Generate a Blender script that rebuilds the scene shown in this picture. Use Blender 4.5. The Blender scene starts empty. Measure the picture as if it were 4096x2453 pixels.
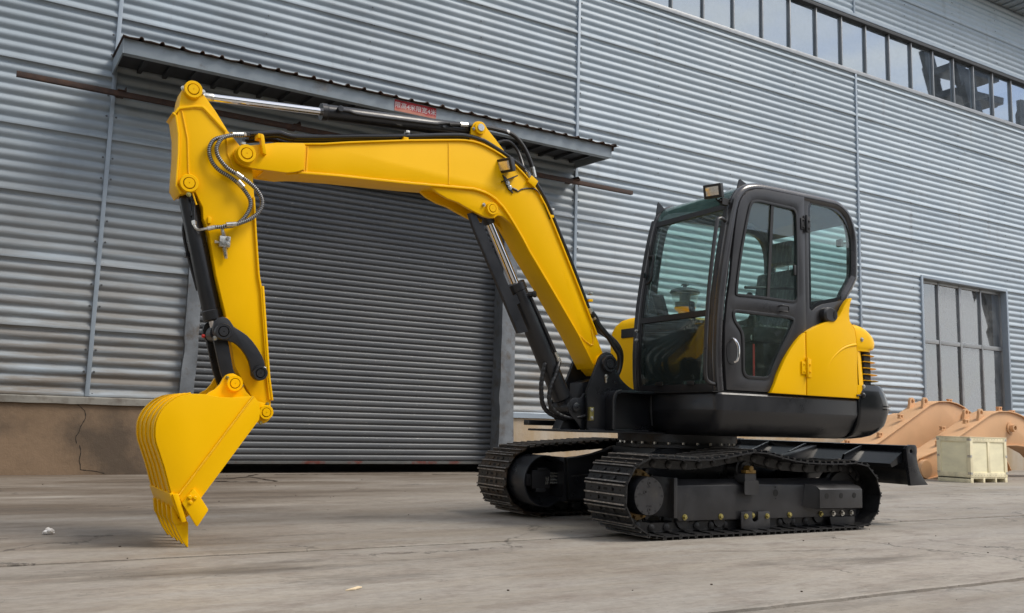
import bpy, bmesh, math, random
from mathutils import Vector, Matrix, noise
random.seed(7)
D = bpy.data
SC = bpy.context.scene
COL = SC.collection
PI = math.pi

# ------------------------------------------------------------------ camera
CAM_H = 0.74
RIGHT = Vector((0.85808644, -0.5127812, 0.02726013))
DOWN = Vector((0.08937227, 0.09685763, -0.99127756))
FWD = Vector((0.50566814, 0.85303813, 0.12894064))
cam_data = D.cameras.new('camera')
cam_data.sensor_width = 36.0
cam_data.lens = 3590.0 / 4096.0 * 36.0
cam_data.clip_start = 0.05
cam_data.clip_end = 3000
cam = D.objects.new('camera', cam_data)
COL.objects.link(cam)
m = Matrix.Identity(4)
for i in range(3):
    m[i][0] = RIGHT[i]; m[i][1] = -DOWN[i]; m[i][2] = -FWD[i]
m[2][3] = CAM_H
cam.matrix_world = m
SC.camera = cam

# ------------------------------------------------------------------ sky, sun, exposure
SUN_EL, SUN_AZ = math.radians(52), math.radians(130)    # azimuth clockwise from +Y: light from the right and the camera's side
world = D.worlds.new('World'); SC.world = world; world.use_nodes = True
nt = world.node_tree; nt.nodes.clear()
wo = nt.nodes.new('ShaderNodeOutputWorld'); bg = nt.nodes.new('ShaderNodeBackground')
sky = nt.nodes.new('ShaderNodeTexSky'); sky.sky_type = 'NISHITA'; sky.sun_disc = False
sky.sun_elevation = SUN_EL; sky.sun_rotation = SUN_AZ
sky.air_density = 1.0; sky.dust_density = 1.2; sky.ozone_density = 1.0
tc = nt.nodes.new('ShaderNodeTexCoord')
mp = nt.nodes.new('ShaderNodeMapping'); mp.inputs['Scale'].default_value = (1.0, 1.0, 2.2)
nz = nt.nodes.new('ShaderNodeTexNoise'); nz.inputs['Scale'].default_value = 3.4; nz.inputs['Detail'].default_value = 8; nz.inputs['Roughness'].default_value = 0.55
rp = nt.nodes.new('ShaderNodeValToRGB'); rp.color_ramp.elements[0].position = 0.42; rp.color_ramp.elements[1].position = 0.60
rp.color_ramp.elements[0].color = (0.10, 0.10, 0.10, 1)
mx = nt.nodes.new('ShaderNodeMix'); mx.data_type = 'RGBA'
mx.inputs['B'].default_value = (8.2, 8.15, 8.1, 1)
nt.links.new(tc.outputs['Generated'], mp.inputs['Vector']); nt.links.new(mp.outputs[0], nz.inputs['Vector'])
nt.links.new(nz.outputs['Fac'], rp.inputs[0]); nt.links.new(rp.outputs[0], mx.inputs['Factor'])
nt.links.new(sky.outputs[0], mx.inputs['A']); nt.links.new(mx.outputs['Result'], bg.inputs[0])
bg.inputs[1].default_value = 0.14
nt.links.new(bg.outputs[0], wo.inputs[0])
sun_data = D.lights.new('sun', 'SUN'); sun_data.energy = 2.4; sun_data.angle = math.radians(22); sun_data.color = (1.0, 0.93, 0.83)
sun = D.objects.new('sun', sun_data); COL.objects.link(sun)
sdir = Vector((math.sin(SUN_AZ) * math.cos(SUN_EL), math.cos(SUN_AZ) * math.cos(SUN_EL), math.sin(SUN_EL)))
sun.rotation_euler = sdir.to_track_quat('Z', 'Y').to_euler()
sun.location = (8, -6, 14)
SC.view_settings.view_transform = 'Standard'; SC.view_settings.look = 'None'
SC.view_settings.exposure = 0.27; SC.view_settings.gamma = 1.0
SC.render.engine = 'CYCLES'
SC.cycles.use_denoising = True
SC.cycles.max_bounces = 8; SC.cycles.transparent_max_bounces = 16
SC.cycles.glossy_bounces = 4; SC.cycles.diffuse_bounces = 3
SC.cycles.caustics_reflective = False; SC.cycles.caustics_refractive = False

# ------------------------------------------------------------------ materials
MATS = {}
def nodes_of(name):
    mt = D.materials.new(name); mt.use_nodes = True
    t = mt.node_tree; b = t.nodes['Principled BSDF']
    return mt, t, b
def noise_node(t, scale, detail=5, rough=0.55, stretch=(1, 1, 1), off=(0, 0, 0), src=None):
    g = t.nodes.new('ShaderNodeNewGeometry') if src is None else src
    mpp = t.nodes.new('ShaderNodeMapping'); mpp.inputs['Scale'].default_value = stretch; mpp.inputs['Location'].default_value = off
    n = t.nodes.new('ShaderNodeTexNoise'); n.inputs['Scale'].default_value = scale
    n.inputs['Detail'].default_value = detail; n.inputs['Roughness'].default_value = rough
    t.links.new(g.outputs['Position'], mpp.inputs['Vector']); t.links.new(mpp.outputs[0], n.inputs['Vector'])
    return n
def ramp(t, src, p0, p1, c0=(0, 0, 0, 1), c1=(1, 1, 1, 1)):
    r = t.nodes.new('ShaderNodeValToRGB')
    r.color_ramp.elements[0].position = p0; r.color_ramp.elements[1].position = p1
    r.color_ramp.elements[0].color = c0; r.color_ramp.elements[1].color = c1
    t.links.new(src, r.inputs[0]); return r.outputs[0]
def mixc(t, fac, a, b, blend='MIX'):
    x = t.nodes.new('ShaderNodeMix'); x.data_type = 'RGBA'; x.blend_type = blend
    for key, v in (('Factor', fac), ('A', a), ('B', b)):
        if isinstance(v, (int, float)): x.inputs[key].default_value = v
        elif isinstance(v, tuple): x.inputs[key].default_value = (v[0], v[1], v[2], 1)
        else: t.links.new(v, x.inputs[key])
    return x.outputs['Result']
def mathn(t, op, a, b=None, clamp=False):
    x = t.nodes.new('ShaderNodeMath'); x.operation = op; x.use_clamp = clamp
    for i, v in enumerate((a, b)):
        if v is None: continue
        if isinstance(v, (int, float)): x.inputs[i].default_value = v
        else: t.links.new(v, x.inputs[i])
    return x.outputs[0]
def axis(t, k):
    g = t.nodes.new('ShaderNodeNewGeometry'); s = t.nodes.new('ShaderNodeSeparateXYZ')
    t.links.new(g.outputs['Position'], s.inputs[0]); return s.outputs[k]
def bump(t, b, h, strength=0.3, dist=0.01):
    n = t.nodes.new('ShaderNodeBump'); n.inputs['Strength'].default_value = strength; n.inputs['Distance'].default_value = dist
    t.links.new(h, n.inputs['Height']); t.links.new(n.outputs[0], b.inputs['Normal'])
def mat(name, col, rough=0.5, metal=0.0, var=0.12, scale=4, stretch=(1, 1, 1), bmp=0.0, bscale=60, rvar=0.08, dirt=None, dirt_lo=0.55, dirt_hi=0.75, dscale=6, coat=0.0, spec=0.5):
    mt, t, b = nodes_of(name)
    n = noise_node(t, scale, stretch=stretch)
    lo = tuple(c * (1 - var) for c in col); hi = tuple(min(1, c * (1 + var)) for c in col)
    f = ramp(t, n.outputs['Fac'], 0.3, 0.7)
    c = mixc(t, f, lo, hi)
    if dirt:
        dn = noise_node(t, dscale, 8, 0.65, stretch=stretch, off=(3.1, 1.7, 0.4))
        c = mixc(t, ramp(t, dn.outputs['Fac'], dirt_lo, dirt_hi), c, dirt)
    t.links.new(c, b.inputs['Base Color'])
    r = mathn(t, 'MULTIPLY_ADD', f, 2 * rvar); t.nodes[-1].inputs[2].default_value = rough - rvar
    t.links.new(r, b.inputs['Roughness'])
    b.inputs['Metallic'].default_value = metal
    b.inputs['Specular IOR Level'].default_value = spec
    if coat: b.inputs['Coat Weight'].default_value = coat; b.inputs['Coat Roughness'].default_value = 0.08
    if bmp:
        bn = noise_node(t, bscale, 4, 0.6)
        bump(t, b, bn.outputs['Fac'], bmp, 0.01)
    MATS[name] = mt
    return mt
mat('yellow', (0.90, 0.50, 0.0), 0.36, var=0.03, scale=2.5, rvar=0.05, bmp=0.03, bscale=28, spec=0.16)
mat('yellow_weld', (0.92, 0.50, 0.002), 0.34, var=0.04, scale=40, bmp=0.25, bscale=120)
mat('black_paint', (0.013, 0.014, 0.017), 0.33, var=0.15, scale=5, bmp=0.05, bscale=30)
mat('grey_paint', (0.026, 0.0255, 0.0275), 0.34, var=0.10, scale=4, bmp=0.03, bscale=40, coat=0.1)
mat('frame_paint', (0.024, 0.024, 0.026), 0.40, var=0.2, scale=7, bmp=0.06, bscale=40, dirt=(0.05, 0.046, 0.04), dirt_lo=0.6, dirt_hi=0.8)
mat('gloss_black', (0.010, 0.011, 0.013), 0.18, var=0.1, scale=3, bmp=0.02, bscale=10, rvar=0.04)
mat('weld_black', (0.035, 0.035, 0.037), 0.45, var=0.3, scale=60, bmp=0.9, bscale=150)
mat('track', (0.012, 0.012, 0.013), 0.42, 0.2, var=0.4, scale=18, bmp=0.25, bscale=90, dirt=(0.05, 0.045, 0.038), dirt_lo=0.58, dirt_hi=0.85, dscale=14)
mat('track_worn', (0.03, 0.028, 0.025), 0.42, 0.3, var=0.4, scale=18, bmp=0.25, bscale=90, dirt=(0.11, 0.07, 0.04), dirt_lo=0.42, dirt_hi=0.75, dscale=9)
mat('steel_edge', (0.30, 0.28, 0.26), 0.38, 0.8, var=0.5, scale=40)
mat('chrome', (0.75, 0.75, 0.76), 0.07, 1.0, var=0.03, rvar=0.02)
mat('zinc', (0.55, 0.54, 0.50), 0.3, 0.9, var=0.15, scale=50)
mat('zinc_yellow', (0.38, 0.33, 0.12), 0.35, 0.8, var=0.25, scale=60)
mat('brass_paint', (0.16, 0.09, 0.012), 0.45, 0.2, var=0.3, scale=20)
mat('rubber', (0.010, 0.010, 0.011), 0.4, var=0.2, scale=10)
mat('plastic', (0.012, 0.012, 0.013), 0.5, var=0.1)
mat('headliner', (0.05, 0.045, 0.03), 0.8, var=0.1)
mat('roll_paint', (0.036, 0.035, 0.038), 0.24, var=0.08, scale=4, coat=0.4)
mat('seat_vinyl', (0.10, 0.105, 0.10), 0.25, var=0.5, scale=14, stretch=(4, 4, 0.6), bmp=0.6, bscale=16)
mat('peach', (0.66, 0.39, 0.205), 0.55, var=0.07, scale=2, bmp=0.04, bscale=30, dirt=(0.58, 0.34, 0.2), dirt_lo=0.6, dirt_hi=0.8)
mat('peach_dark', (0.10, 0.05, 0.028), 0.6)
mat('ply', (0.88, 0.82, 0.57), 0.62, var=0.10, scale=3, stretch=(1, 1, 2.5), bmp=0.08, bscale=20, dirt=(0.74, 0.66, 0.44), dirt_lo=0.6, dirt_hi=0.82)
mat('pine', (0.84, 0.76, 0.52), 0.65, var=0.16, scale=9, stretch=(1, 1, 0.4), dirt=(0.40, 0.30, 0.17), dirt_lo=0.66, dirt_hi=0.85)
mat('rust', (0.052, 0.028, 0.020), 0.75, var=0.4, scale=12, bmp=0.3, bscale=80, dirt=(0.10, 0.045, 0.02), dirt_lo=0.5, dirt_hi=0.8)
mat('canopy_steel', (0.27, 0.315, 0.35), 0.5, 0.0, var=0.12, scale=3, dirt=(0.16, 0.13, 0.10), dirt_lo=0.58, dirt_hi=0.82, dscale=4, bmp=0.05, bscale=6)
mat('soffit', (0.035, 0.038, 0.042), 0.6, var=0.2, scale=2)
mat('roof_rust', (0.075, 0.05, 0.038), 0.75, var=0.4, scale=6, dirt=(0.14, 0.06, 0.03), dirt_lo=0.5, dirt_hi=0.8, bmp=0.2, bscale=40)
mat('trim', (0.30, 0.355, 0.41), 0.42, 0.1, var=0.08, scale=3, dirt=(0.18, 0.17, 0.15), dirt_lo=0.62, dirt_hi=0.85)
mat('post', (0.17, 0.185, 0.20), 0.45, 0.2, var=0.2, scale=5, dirt=(0.10, 0.075, 0.05), dirt_lo=0.5, dirt_hi=0.75, bmp=0.5, bscale=7)
mat('alu', (0.33, 0.34, 0.345), 0.42, 0.5, var=0.1, scale=5, dirt=(0.12, 0.11, 0.10), dirt_lo=0.6, dirt_hi=0.85)
mat('dark_gap', (0.006, 0.006, 0.006), 0.9, var=0.0)
mat('interior', (0.10, 0.10, 0.105), 0.9, var=0.3, scale=1)
mat('white_scrap', (0.75, 0.73, 0.70), 0.8, var=0.1, scale=30)
mat('chip', (0.62, 0.50, 0.33), 0.7, var=0.15, scale=30)
mat('label_white', (0.70, 0.70, 0.68), 0.5, var=0.08, scale=60)
mat('red_strap', (0.45, 0.02, 0.015), 0.6, var=0.1)
mat('screw', (0.10, 0.105, 0.11), 0.5, 0.5, var=0.3, scale=20)
mat('lens', (0.75, 0.70, 0.62), 0.12, 0.6, var=0.35, scale=60, stretch=(6, 6, 0.5))
mat('bark', (0.06, 0.045, 0.03), 0.9, var=0.3, scale=6)
mat('leaf', (0.05, 0.075, 0.022), 0.6, var=0.5, scale=1.5)

# painted corrugated wall sheet
mt, t, b = nodes_of('corrugated'); MATS['corrugated'] = mt
n1 = noise_node(t, 0.8, 6, 0.6); n2 = noise_node(t, 3.0, 7, 0.65, stretch=(0.5, 1, 3.0))
base = mixc(t, ramp(t, n1.outputs['Fac'], 0.3, 0.7), (0.345, 0.415, 0.475), (0.425, 0.49, 0.54))
oi = t.nodes.new('ShaderNodeObjectInfo')
base = mixc(t, 1.0, base, mixc(t, oi.outputs['Random'], (0.90, 0.90, 0.90), (1.08, 1.08, 1.08)), 'MULTIPLY')
base = mixc(t, ramp(t, n2.outputs['Fac'], 0.60, 0.82), base, (0.21, 0.225, 0.235))
n8 = noise_node(t, 2.2, 6, 0.6, stretch=(2.2, 1, 0.18), off=(4, 0, 1)); base = mixc(t, mathn(t, 'MULTIPLY', ramp(t, n8.outputs['Fac'], 0.60, 0.74), 0.35), base, (0.20, 0.19, 0.18))
# brown dust lying on the lower courses, patchy
zz = axis(t, 2); xx = axis(t, 0)
low = t.nodes.new('ShaderNodeMapRange'); low.inputs['From Min'].default_value = 4.6; low.inputs['From Max'].default_value = 0.9
low.inputs['To Min'].default_value = 0.0; low.inputs['To Max'].default_value = 1.0; t.links.new(zz, low.inputs['Value'])
lft = t.nodes.new('ShaderNodeMapRange'); lft.inputs['From Min'].default_value = 13.0; lft.inputs['From Max'].default_value = 8.0; t.links.new(xx, lft.inputs['Value'])
n3 = noise_node(t, 1.6, 8, 0.7, stretch=(0.35, 1, 4.0), off=(5, 0, 2))
dm = mathn(t, 'MULTIPLY', mathn(t, 'MULTIPLY', low.outputs[0], lft.outputs[0]), ramp(t, n3.outputs['Fac'], 0.34, 0.56))
left_tone = t.nodes.new('ShaderNodeMapRange'); left_tone.inputs['From Min'].default_value = 8.3; left_tone.inputs['From Max'].default_value = 8.0; left_tone.inputs['To Max'].default_value = 0.5; t.links.new(axis(t, 0), left_tone.inputs['Value'])  # bays left of the second cover strip mixed darker, in patches
n9 = noise_node(t, 0.5, 5, 0.6, off=(1, 0, 8)); base = mixc(t, mathn(t, 'MULTIPLY', left_tone.outputs[0], ramp(t, n9.outputs['Fac'], 0.2, 0.55)), base, (0.165, 0.19, 0.21))
base = mixc(t, dm, base, (0.165, 0.142, 0.115))
t.links.new(base, b.inputs['Base Color']); b.inputs['Roughness'].default_value = 0.55
bn = noise_node(t, 5, 3, 0.5); bump(t, b, bn.outputs['Fac'], 0.12, 0.02)

# roller shutter slat
mt, t, b = nodes_of('shutter'); MATS['shutter'] = mt
n1 = noise_node(t, 1.2, 7, 0.65, stretch=(0.6, 1, 2.0)); n2 = noise_node(t, 9, 8, 0.7, stretch=(0.3, 1, 3))
base = mixc(t, ramp(t, n1.outputs['Fac'], 0.3, 0.7), (0.080, 0.087, 0.096), (0.118, 0.123, 0.128))
base = mixc(t, ramp(t, n2.outputs['Fac'], 0.58, 0.8), base, (0.14, 0.122, 0.10))
n3 = noise_node(t, 90, 2, 0.5, stretch=(0.25, 1, 1)); base = mixc(t, ramp(t, n3.outputs['Fac'], 0.70, 0.74), base, (0.34, 0.33, 0.31))
t.links.new(base, b.inputs['Base Color']); b.inputs['Roughness'].default_value = 0.42; b.inputs['Metallic'].default_value = 0.2

# rendered dado wall
mt, t, b = nodes_of('dado'); MATS['dado'] = mt
n1 = noise_node(t, 1.3, 8, 0.65); n2 = noise_node(t, 2.2, 8, 0.7, stretch=(1, 1, 0.25), off=(2, 0, 0)); n3 = noise_node(t, 14, 6, 0.7)
xx = axis(t, 0)
rt = t.nodes.new('ShaderNodeMapRange'); rt.inputs['From Min'].default_value = 4.5; rt.inputs['From Max'].default_value = 7.5; t.links.new(xx, rt.inputs['Value'])
clay = mixc(t, ramp(t, n1.outputs['Fac'], 0.3, 0.7), (0.175, 0.118, 0.072), (0.265, 0.182, 0.115))
lime = mixc(t, ramp(t, n2.outputs['Fac'], 0.35, 0.65), (0.47, 0.41, 0.33), (0.40, 0.28, 0.15))
base = mixc(t, rt.outputs[0], clay, lime)
n5 = noise_node(t, 1.1, 7, 0.6, off=(7, 0, 3))
base = mixc(t, mathn(t, 'MULTIPLY', mathn(t, 'SUBTRACT', 1.0, rt.outputs[0]), mathn(t, 'MULTIPLY', ramp(t, n5.outputs['Fac'], 0.42, 0.60), 0.85)), base, (0.075, 0.056, 0.04))
base = mixc(t, mathn(t, 'MULTIPLY', ramp(t, n3.outputs['Fac'], 0.6, 0.8), 0.5), base, (0.12, 0.10, 0.08))
t.links.new(base, b.inputs['Base Color']); b.inputs['Roughness'].default_value = 0.85
bump(t, b, n3.outputs['Fac'], 0.35, 0.02)

# worn concrete yard
mt, t, b = nodes_of('concrete'); MATS['concrete'] = mt
n1 = noise_node(t, 0.55, 8, 0.62, stretch=(0.5, 1.3, 1)); n2 = noise_node(t, 1.6, 9, 0.7, stretch=(0.22, 1.7, 1), off=(1, 4, 0))
n3 = noise_node(t, 4.5, 9, 0.70, stretch=(0.55, 1.25, 1)); n4 = noise_node(t, 120, 3, 0.6)
n5 = noise_node(t, 1.0, 9, 0.68, stretch=(0.3, 1.2, 1), off=(9, 2, 0)); n6 = noise_node(t, 26, 6, 0.7, stretch=(0.16, 1.8, 1), off=(3, 1, 0))
base = mixc(t, ramp(t, n1.outputs['Fac'], 0.34, 0.66), (0.215, 0.186, 0.148), (0.365, 0.332, 0.285))
base = mixc(t, mathn(t, 'MULTIPLY', ramp(t, n2.outputs['Fac'], 0.42, 0.66), 0.8), base, (0.30, 0.284, 0.258))
base = mixc(t, mathn(t, 'MULTIPLY', ramp(t, n3.outputs['Fac'], 0.48, 0.68), 0.6), base, (0.165, 0.130, 0.106))
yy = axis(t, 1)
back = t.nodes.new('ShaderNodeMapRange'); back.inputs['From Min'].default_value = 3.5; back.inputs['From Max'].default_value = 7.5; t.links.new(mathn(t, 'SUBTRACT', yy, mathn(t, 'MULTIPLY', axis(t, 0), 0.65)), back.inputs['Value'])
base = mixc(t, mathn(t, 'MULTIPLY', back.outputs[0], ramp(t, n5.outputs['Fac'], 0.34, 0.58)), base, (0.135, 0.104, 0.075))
base = mixc(t, mathn(t, 'MULTIPLY', ramp(t, n5.outputs['Fac'], 0.56, 0.68), 0.75), base, (0.085, 0.073, 0.060))
base = mixc(t, mathn(t, 'MULTIPLY', ramp(t, n6.outputs['Fac'], 0.60, 0.66), 0.5), base, (0.07, 0.051, 0.047))
base = mixc(t, mathn(t, 'MULTIPLY', ramp(t, n6.outputs['Fac'], 0.28, 0.40, (1, 1, 1, 1), (0, 0, 0, 1)), 0.5), base, (0.32, 0.30, 0.275))
n10 = noise_node(t, 22, 8, 0.75, stretch=(0.7, 1.2, 1), off=(1, 1, 0)); base = mixc(t, 1.0, base, ramp(t, n10.outputs['Fac'], 0.30, 0.70, (0.80, 0.79, 0.78, 1), (1.16, 1.16, 1.17, 1)), 'MULTIPLY')
n11 = noise_node(t, 0.9, 4, 0.6, stretch=(0.8, 0.8, 1), off=(6, 3, 0))
wv = t.nodes.new('ShaderNodeTexVoronoi'); wv.feature = 'DISTANCE_TO_EDGE'; wv.inputs['Scale'].default_value = 0.55
gg = t.nodes.new('ShaderNodeNewGeometry'); vv = t.nodes.new('ShaderNodeVectorMath'); vv.operation = 'ADD'
nd = noise_node(t, 2.5, 6, 0.65); sv = t.nodes.new('ShaderNodeVectorMath'); sv.operation = 'SCALE'; sv.inputs['Scale'].default_value = 0.55
t.links.new(nd.outputs['Color'], sv.inputs[0]); t.links.new(gg.outputs['Position'], vv.inputs[0]); t.links.new(sv.outputs[0], vv.inputs[1]); t.links.new(vv.outputs[0], wv.inputs['Vector'])
base = mixc(t, mathn(t, 'MULTIPLY', ramp(t, wv.outputs['Distance'], 0.002, 0.008, (1, 1, 1, 1), (0, 0, 0, 1)), mathn(t, 'MULTIPLY', ramp(t, n11.outputs['Fac'], 0.50, 0.58), 0.8)), base, (0.045, 0.038, 0.032))
n7 = noise_node(t, 3.2, 3, 0.5, stretch=(0.5, 2.2, 1), off=(2, 6, 0)); n7.inputs['Distortion'].default_value = 1.5
crk = mathn(t, 'ABSOLUTE', mathn(t, 'SUBTRACT', n7.outputs['Fac'], 0.5))
base = mixc(t, mathn(t, 'MULTIPLY', ramp(t, crk, 0.0, 0.006, (1, 1, 1, 1), (0, 0, 0, 1)), mathn(t, 'MULTIPLY', ramp(t, n5.outputs['Fac'], 0.45, 0.6), 0.6)), base, (0.05, 0.044, 0.038))
base = mixc(t, mathn(t, 'MULTIPLY', ramp(t, n4.outputs['Fac'], 0.66, 0.74), 0.4), base, (0.38, 0.36, 0.33))
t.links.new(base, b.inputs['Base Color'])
rr = t.nodes.new('ShaderNodeMapRange'); rr.inputs['To Min'].default_value = 0.48; rr.inputs['To Max'].default_value = 0.78; t.links.new(n2.outputs['Fac'], rr.inputs['Value'])
t.links.new(rr.outputs[0], b.inputs['Roughness'])
hh = mathn(t, 'ADD', n3.outputs['Fac'], mathn(t, 'MULTIPLY', n4.outputs['Fac'], 0.35)); bump(t, b, hh, 0.35, 0.006)
mat('joint', (0.045, 0.030, 0.020), 0.9, var=0.5, scale=12, bmp=0.5, bscale=60)

# glass: tinted clear pane with mirror reflection by Fresnel
def glass(name, tint, dust_sheen=0.0, dust_sheen_col=(0.5, 0.5, 0.5), ior=1.5, refl=(1, 1, 1)):
    mt = D.materials.new(name); mt.use_nodes = True; t = mt.node_tree; t.nodes.clear()
    o = t.nodes.new('ShaderNodeOutputMaterial'); tr = t.nodes.new('ShaderNodeBsdfTransparent'); gl = t.nodes.new('ShaderNodeBsdfGlossy')
    tr.inputs[0].default_value = (*tint, 1); gl.inputs['Roughness'].default_value = 0.015; gl.inputs['Color'].default_value = (*refl, 1)
    lw = t.nodes.new('ShaderNodeLayerWeight'); lw.inputs[0].default_value = 0.5     # Schlick: the same from both sides of the pane
    f0 = ((ior - 1) / (ior + 1)) ** 2
    fr = mathn(t, 'MULTIPLY_ADD', mathn(t, 'POWER', lw.outputs['Facing'], 4.0), 1 - f0); t.nodes[-1].inputs[2].default_value = f0
    ms = t.nodes.new('ShaderNodeMixShader')
    t.links.new(fr, ms.inputs[0]); t.links.new(tr.outputs[0], ms.inputs[1]); t.links.new(gl.outputs[0], ms.inputs[2])
    last = ms.outputs[0]
    if dust_sheen:
        df = t.nodes.new('ShaderNodeBsdfDiffuse'); df.inputs[0].default_value = (*dust_sheen_col, 1)
        n = noise_node(t, 2.5, 8, 0.7); m2 = t.nodes.new('ShaderNodeMixShader')
        oi = t.nodes.new('ShaderNodeObjectInfo'); vr = mathn(t, 'MULTIPLY_ADD', oi.outputs['Random'], 0.7 * dust_sheen); t.nodes[-1].inputs[2].default_value = 0.65 * dust_sheen
        f = mathn(t, 'MULTIPLY', ramp(t, n.outputs['Fac'], 0.25, 0.8), vr)
        t.links.new(f, m2.inputs[0]); t.links.new(last, m2.inputs[1]); t.links.new(df.outputs[0], m2.inputs[2]); last = m2.outputs[0]
    t.links.new(last, o.inputs[0]); MATS[name] = mt
glass('cab_glass', (0.86, 0.955, 0.935), 0.05, (0.42, 0.46, 0.45))
glass('roof_glass', (0.30, 0.48, 0.44), 0.7, (0.22, 0.36, 0.34), 2.0)  # dust layer coloured teal to paint in a reflection
glass('clear_plastic', (0.85, 0.88, 0.86), 0.1, (0.6, 0.6, 0.6))
glass('window_glass', (0.40, 0.43, 0.44), 0.26, (0.38, 0.44, 0.50), 4.6, (0.80, 0.90, 1.0))  # bluish dust layer also paints in brightness of the reflected sky

glass('yard_glass', (0.45, 0.48, 0.48), 0.5, (0.40, 0.42, 0.43), 3.0, (0.92, 0.96, 1.0))
# faded red notice
mt, t, b = nodes_of('notice'); MATS['notice'] = mt
n1 = noise_node(t, 5, 6, 0.6); xx = axis(t, 0); zz = axis(t, 2)
fd = mathn(t, 'ADD', mathn(t, 'MULTIPLY', mathn(t, 'SUBTRACT', 4.97, zz), 5.5), mathn(t, 'SUBTRACT', n1.outputs['Fac'], 0.55))
base = mixc(t, ramp(t, fd, 0.15, 0.35), (0.42, 0.020, 0.030), (0.50, 0.20, 0.14))
t.links.new(base, b.inputs['Base Color']); b.inputs['Roughness'].default_value = 0.55

mat('door_bar', (0.11, 0.11, 0.105), 0.5, 0.2, var=0.2, scale=4, dirt=(0.13, 0.035, 0.025), dirt_lo=0.5, dirt_hi=0.6, dscale=3)
mat('coil', (0.34, 0.34, 0.34), 0.3, 0.9, var=0.1, scale=50)
mat('hall_paint', (0.24, 0.26, 0.27), 0.6, var=0.15, scale=0.4)
mat('flashing_grime', (0.21, 0.20, 0.175), 0.55, 0.0, var=0.2, scale=3, dirt=(0.12, 0.10, 0.08), dirt_lo=0.5, dirt_hi=0.7)
mat('bright_pane', (0.55, 0.55, 0.45), 0.2, var=0.15, scale=0.8)  # sky brightness of the windows put into the pane colour

# ------------------------------------------------------------------ mesh helpers
TOPLOC = {}
def link(name, me, parent=None, matrix=None):
    o = D.objects.new(name, me); COL.objects.link(o)
    if matrix is not None: o.matrix_basis = matrix
    if parent is not None:
        o.parent = parent
        if parent.name in TOPLOC: o.matrix_parent_inverse = Matrix.Translation(-TOPLOC[parent.name])
    return o
def thing(name, label, cat, loc=(0, 0, 0), group=None):
    o = D.objects.new(name, None); COL.objects.link(o); o.location = loc; o.empty_display_size = 0.2
    TOPLOC[o.name] = Vector(loc)
    o['label'] = label; o['category'] = cat
    if group: o['group'] = group
    return o
def part(name, parent):
    o = D.objects.new(name, None); COL.objects.link(o); o.parent = parent; o.empty_display_size = 0.1
    if parent.name in TOPLOC: o.matrix_parent_inverse = Matrix.Translation(-TOPLOC[parent.name])
    return o
def tag(o, label, cat=None, group=None, kind=None):
    o['label'] = label
    if cat: o['category'] = cat
    if group: o['group'] = group
    if kind: o['kind'] = kind
    return o
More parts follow.
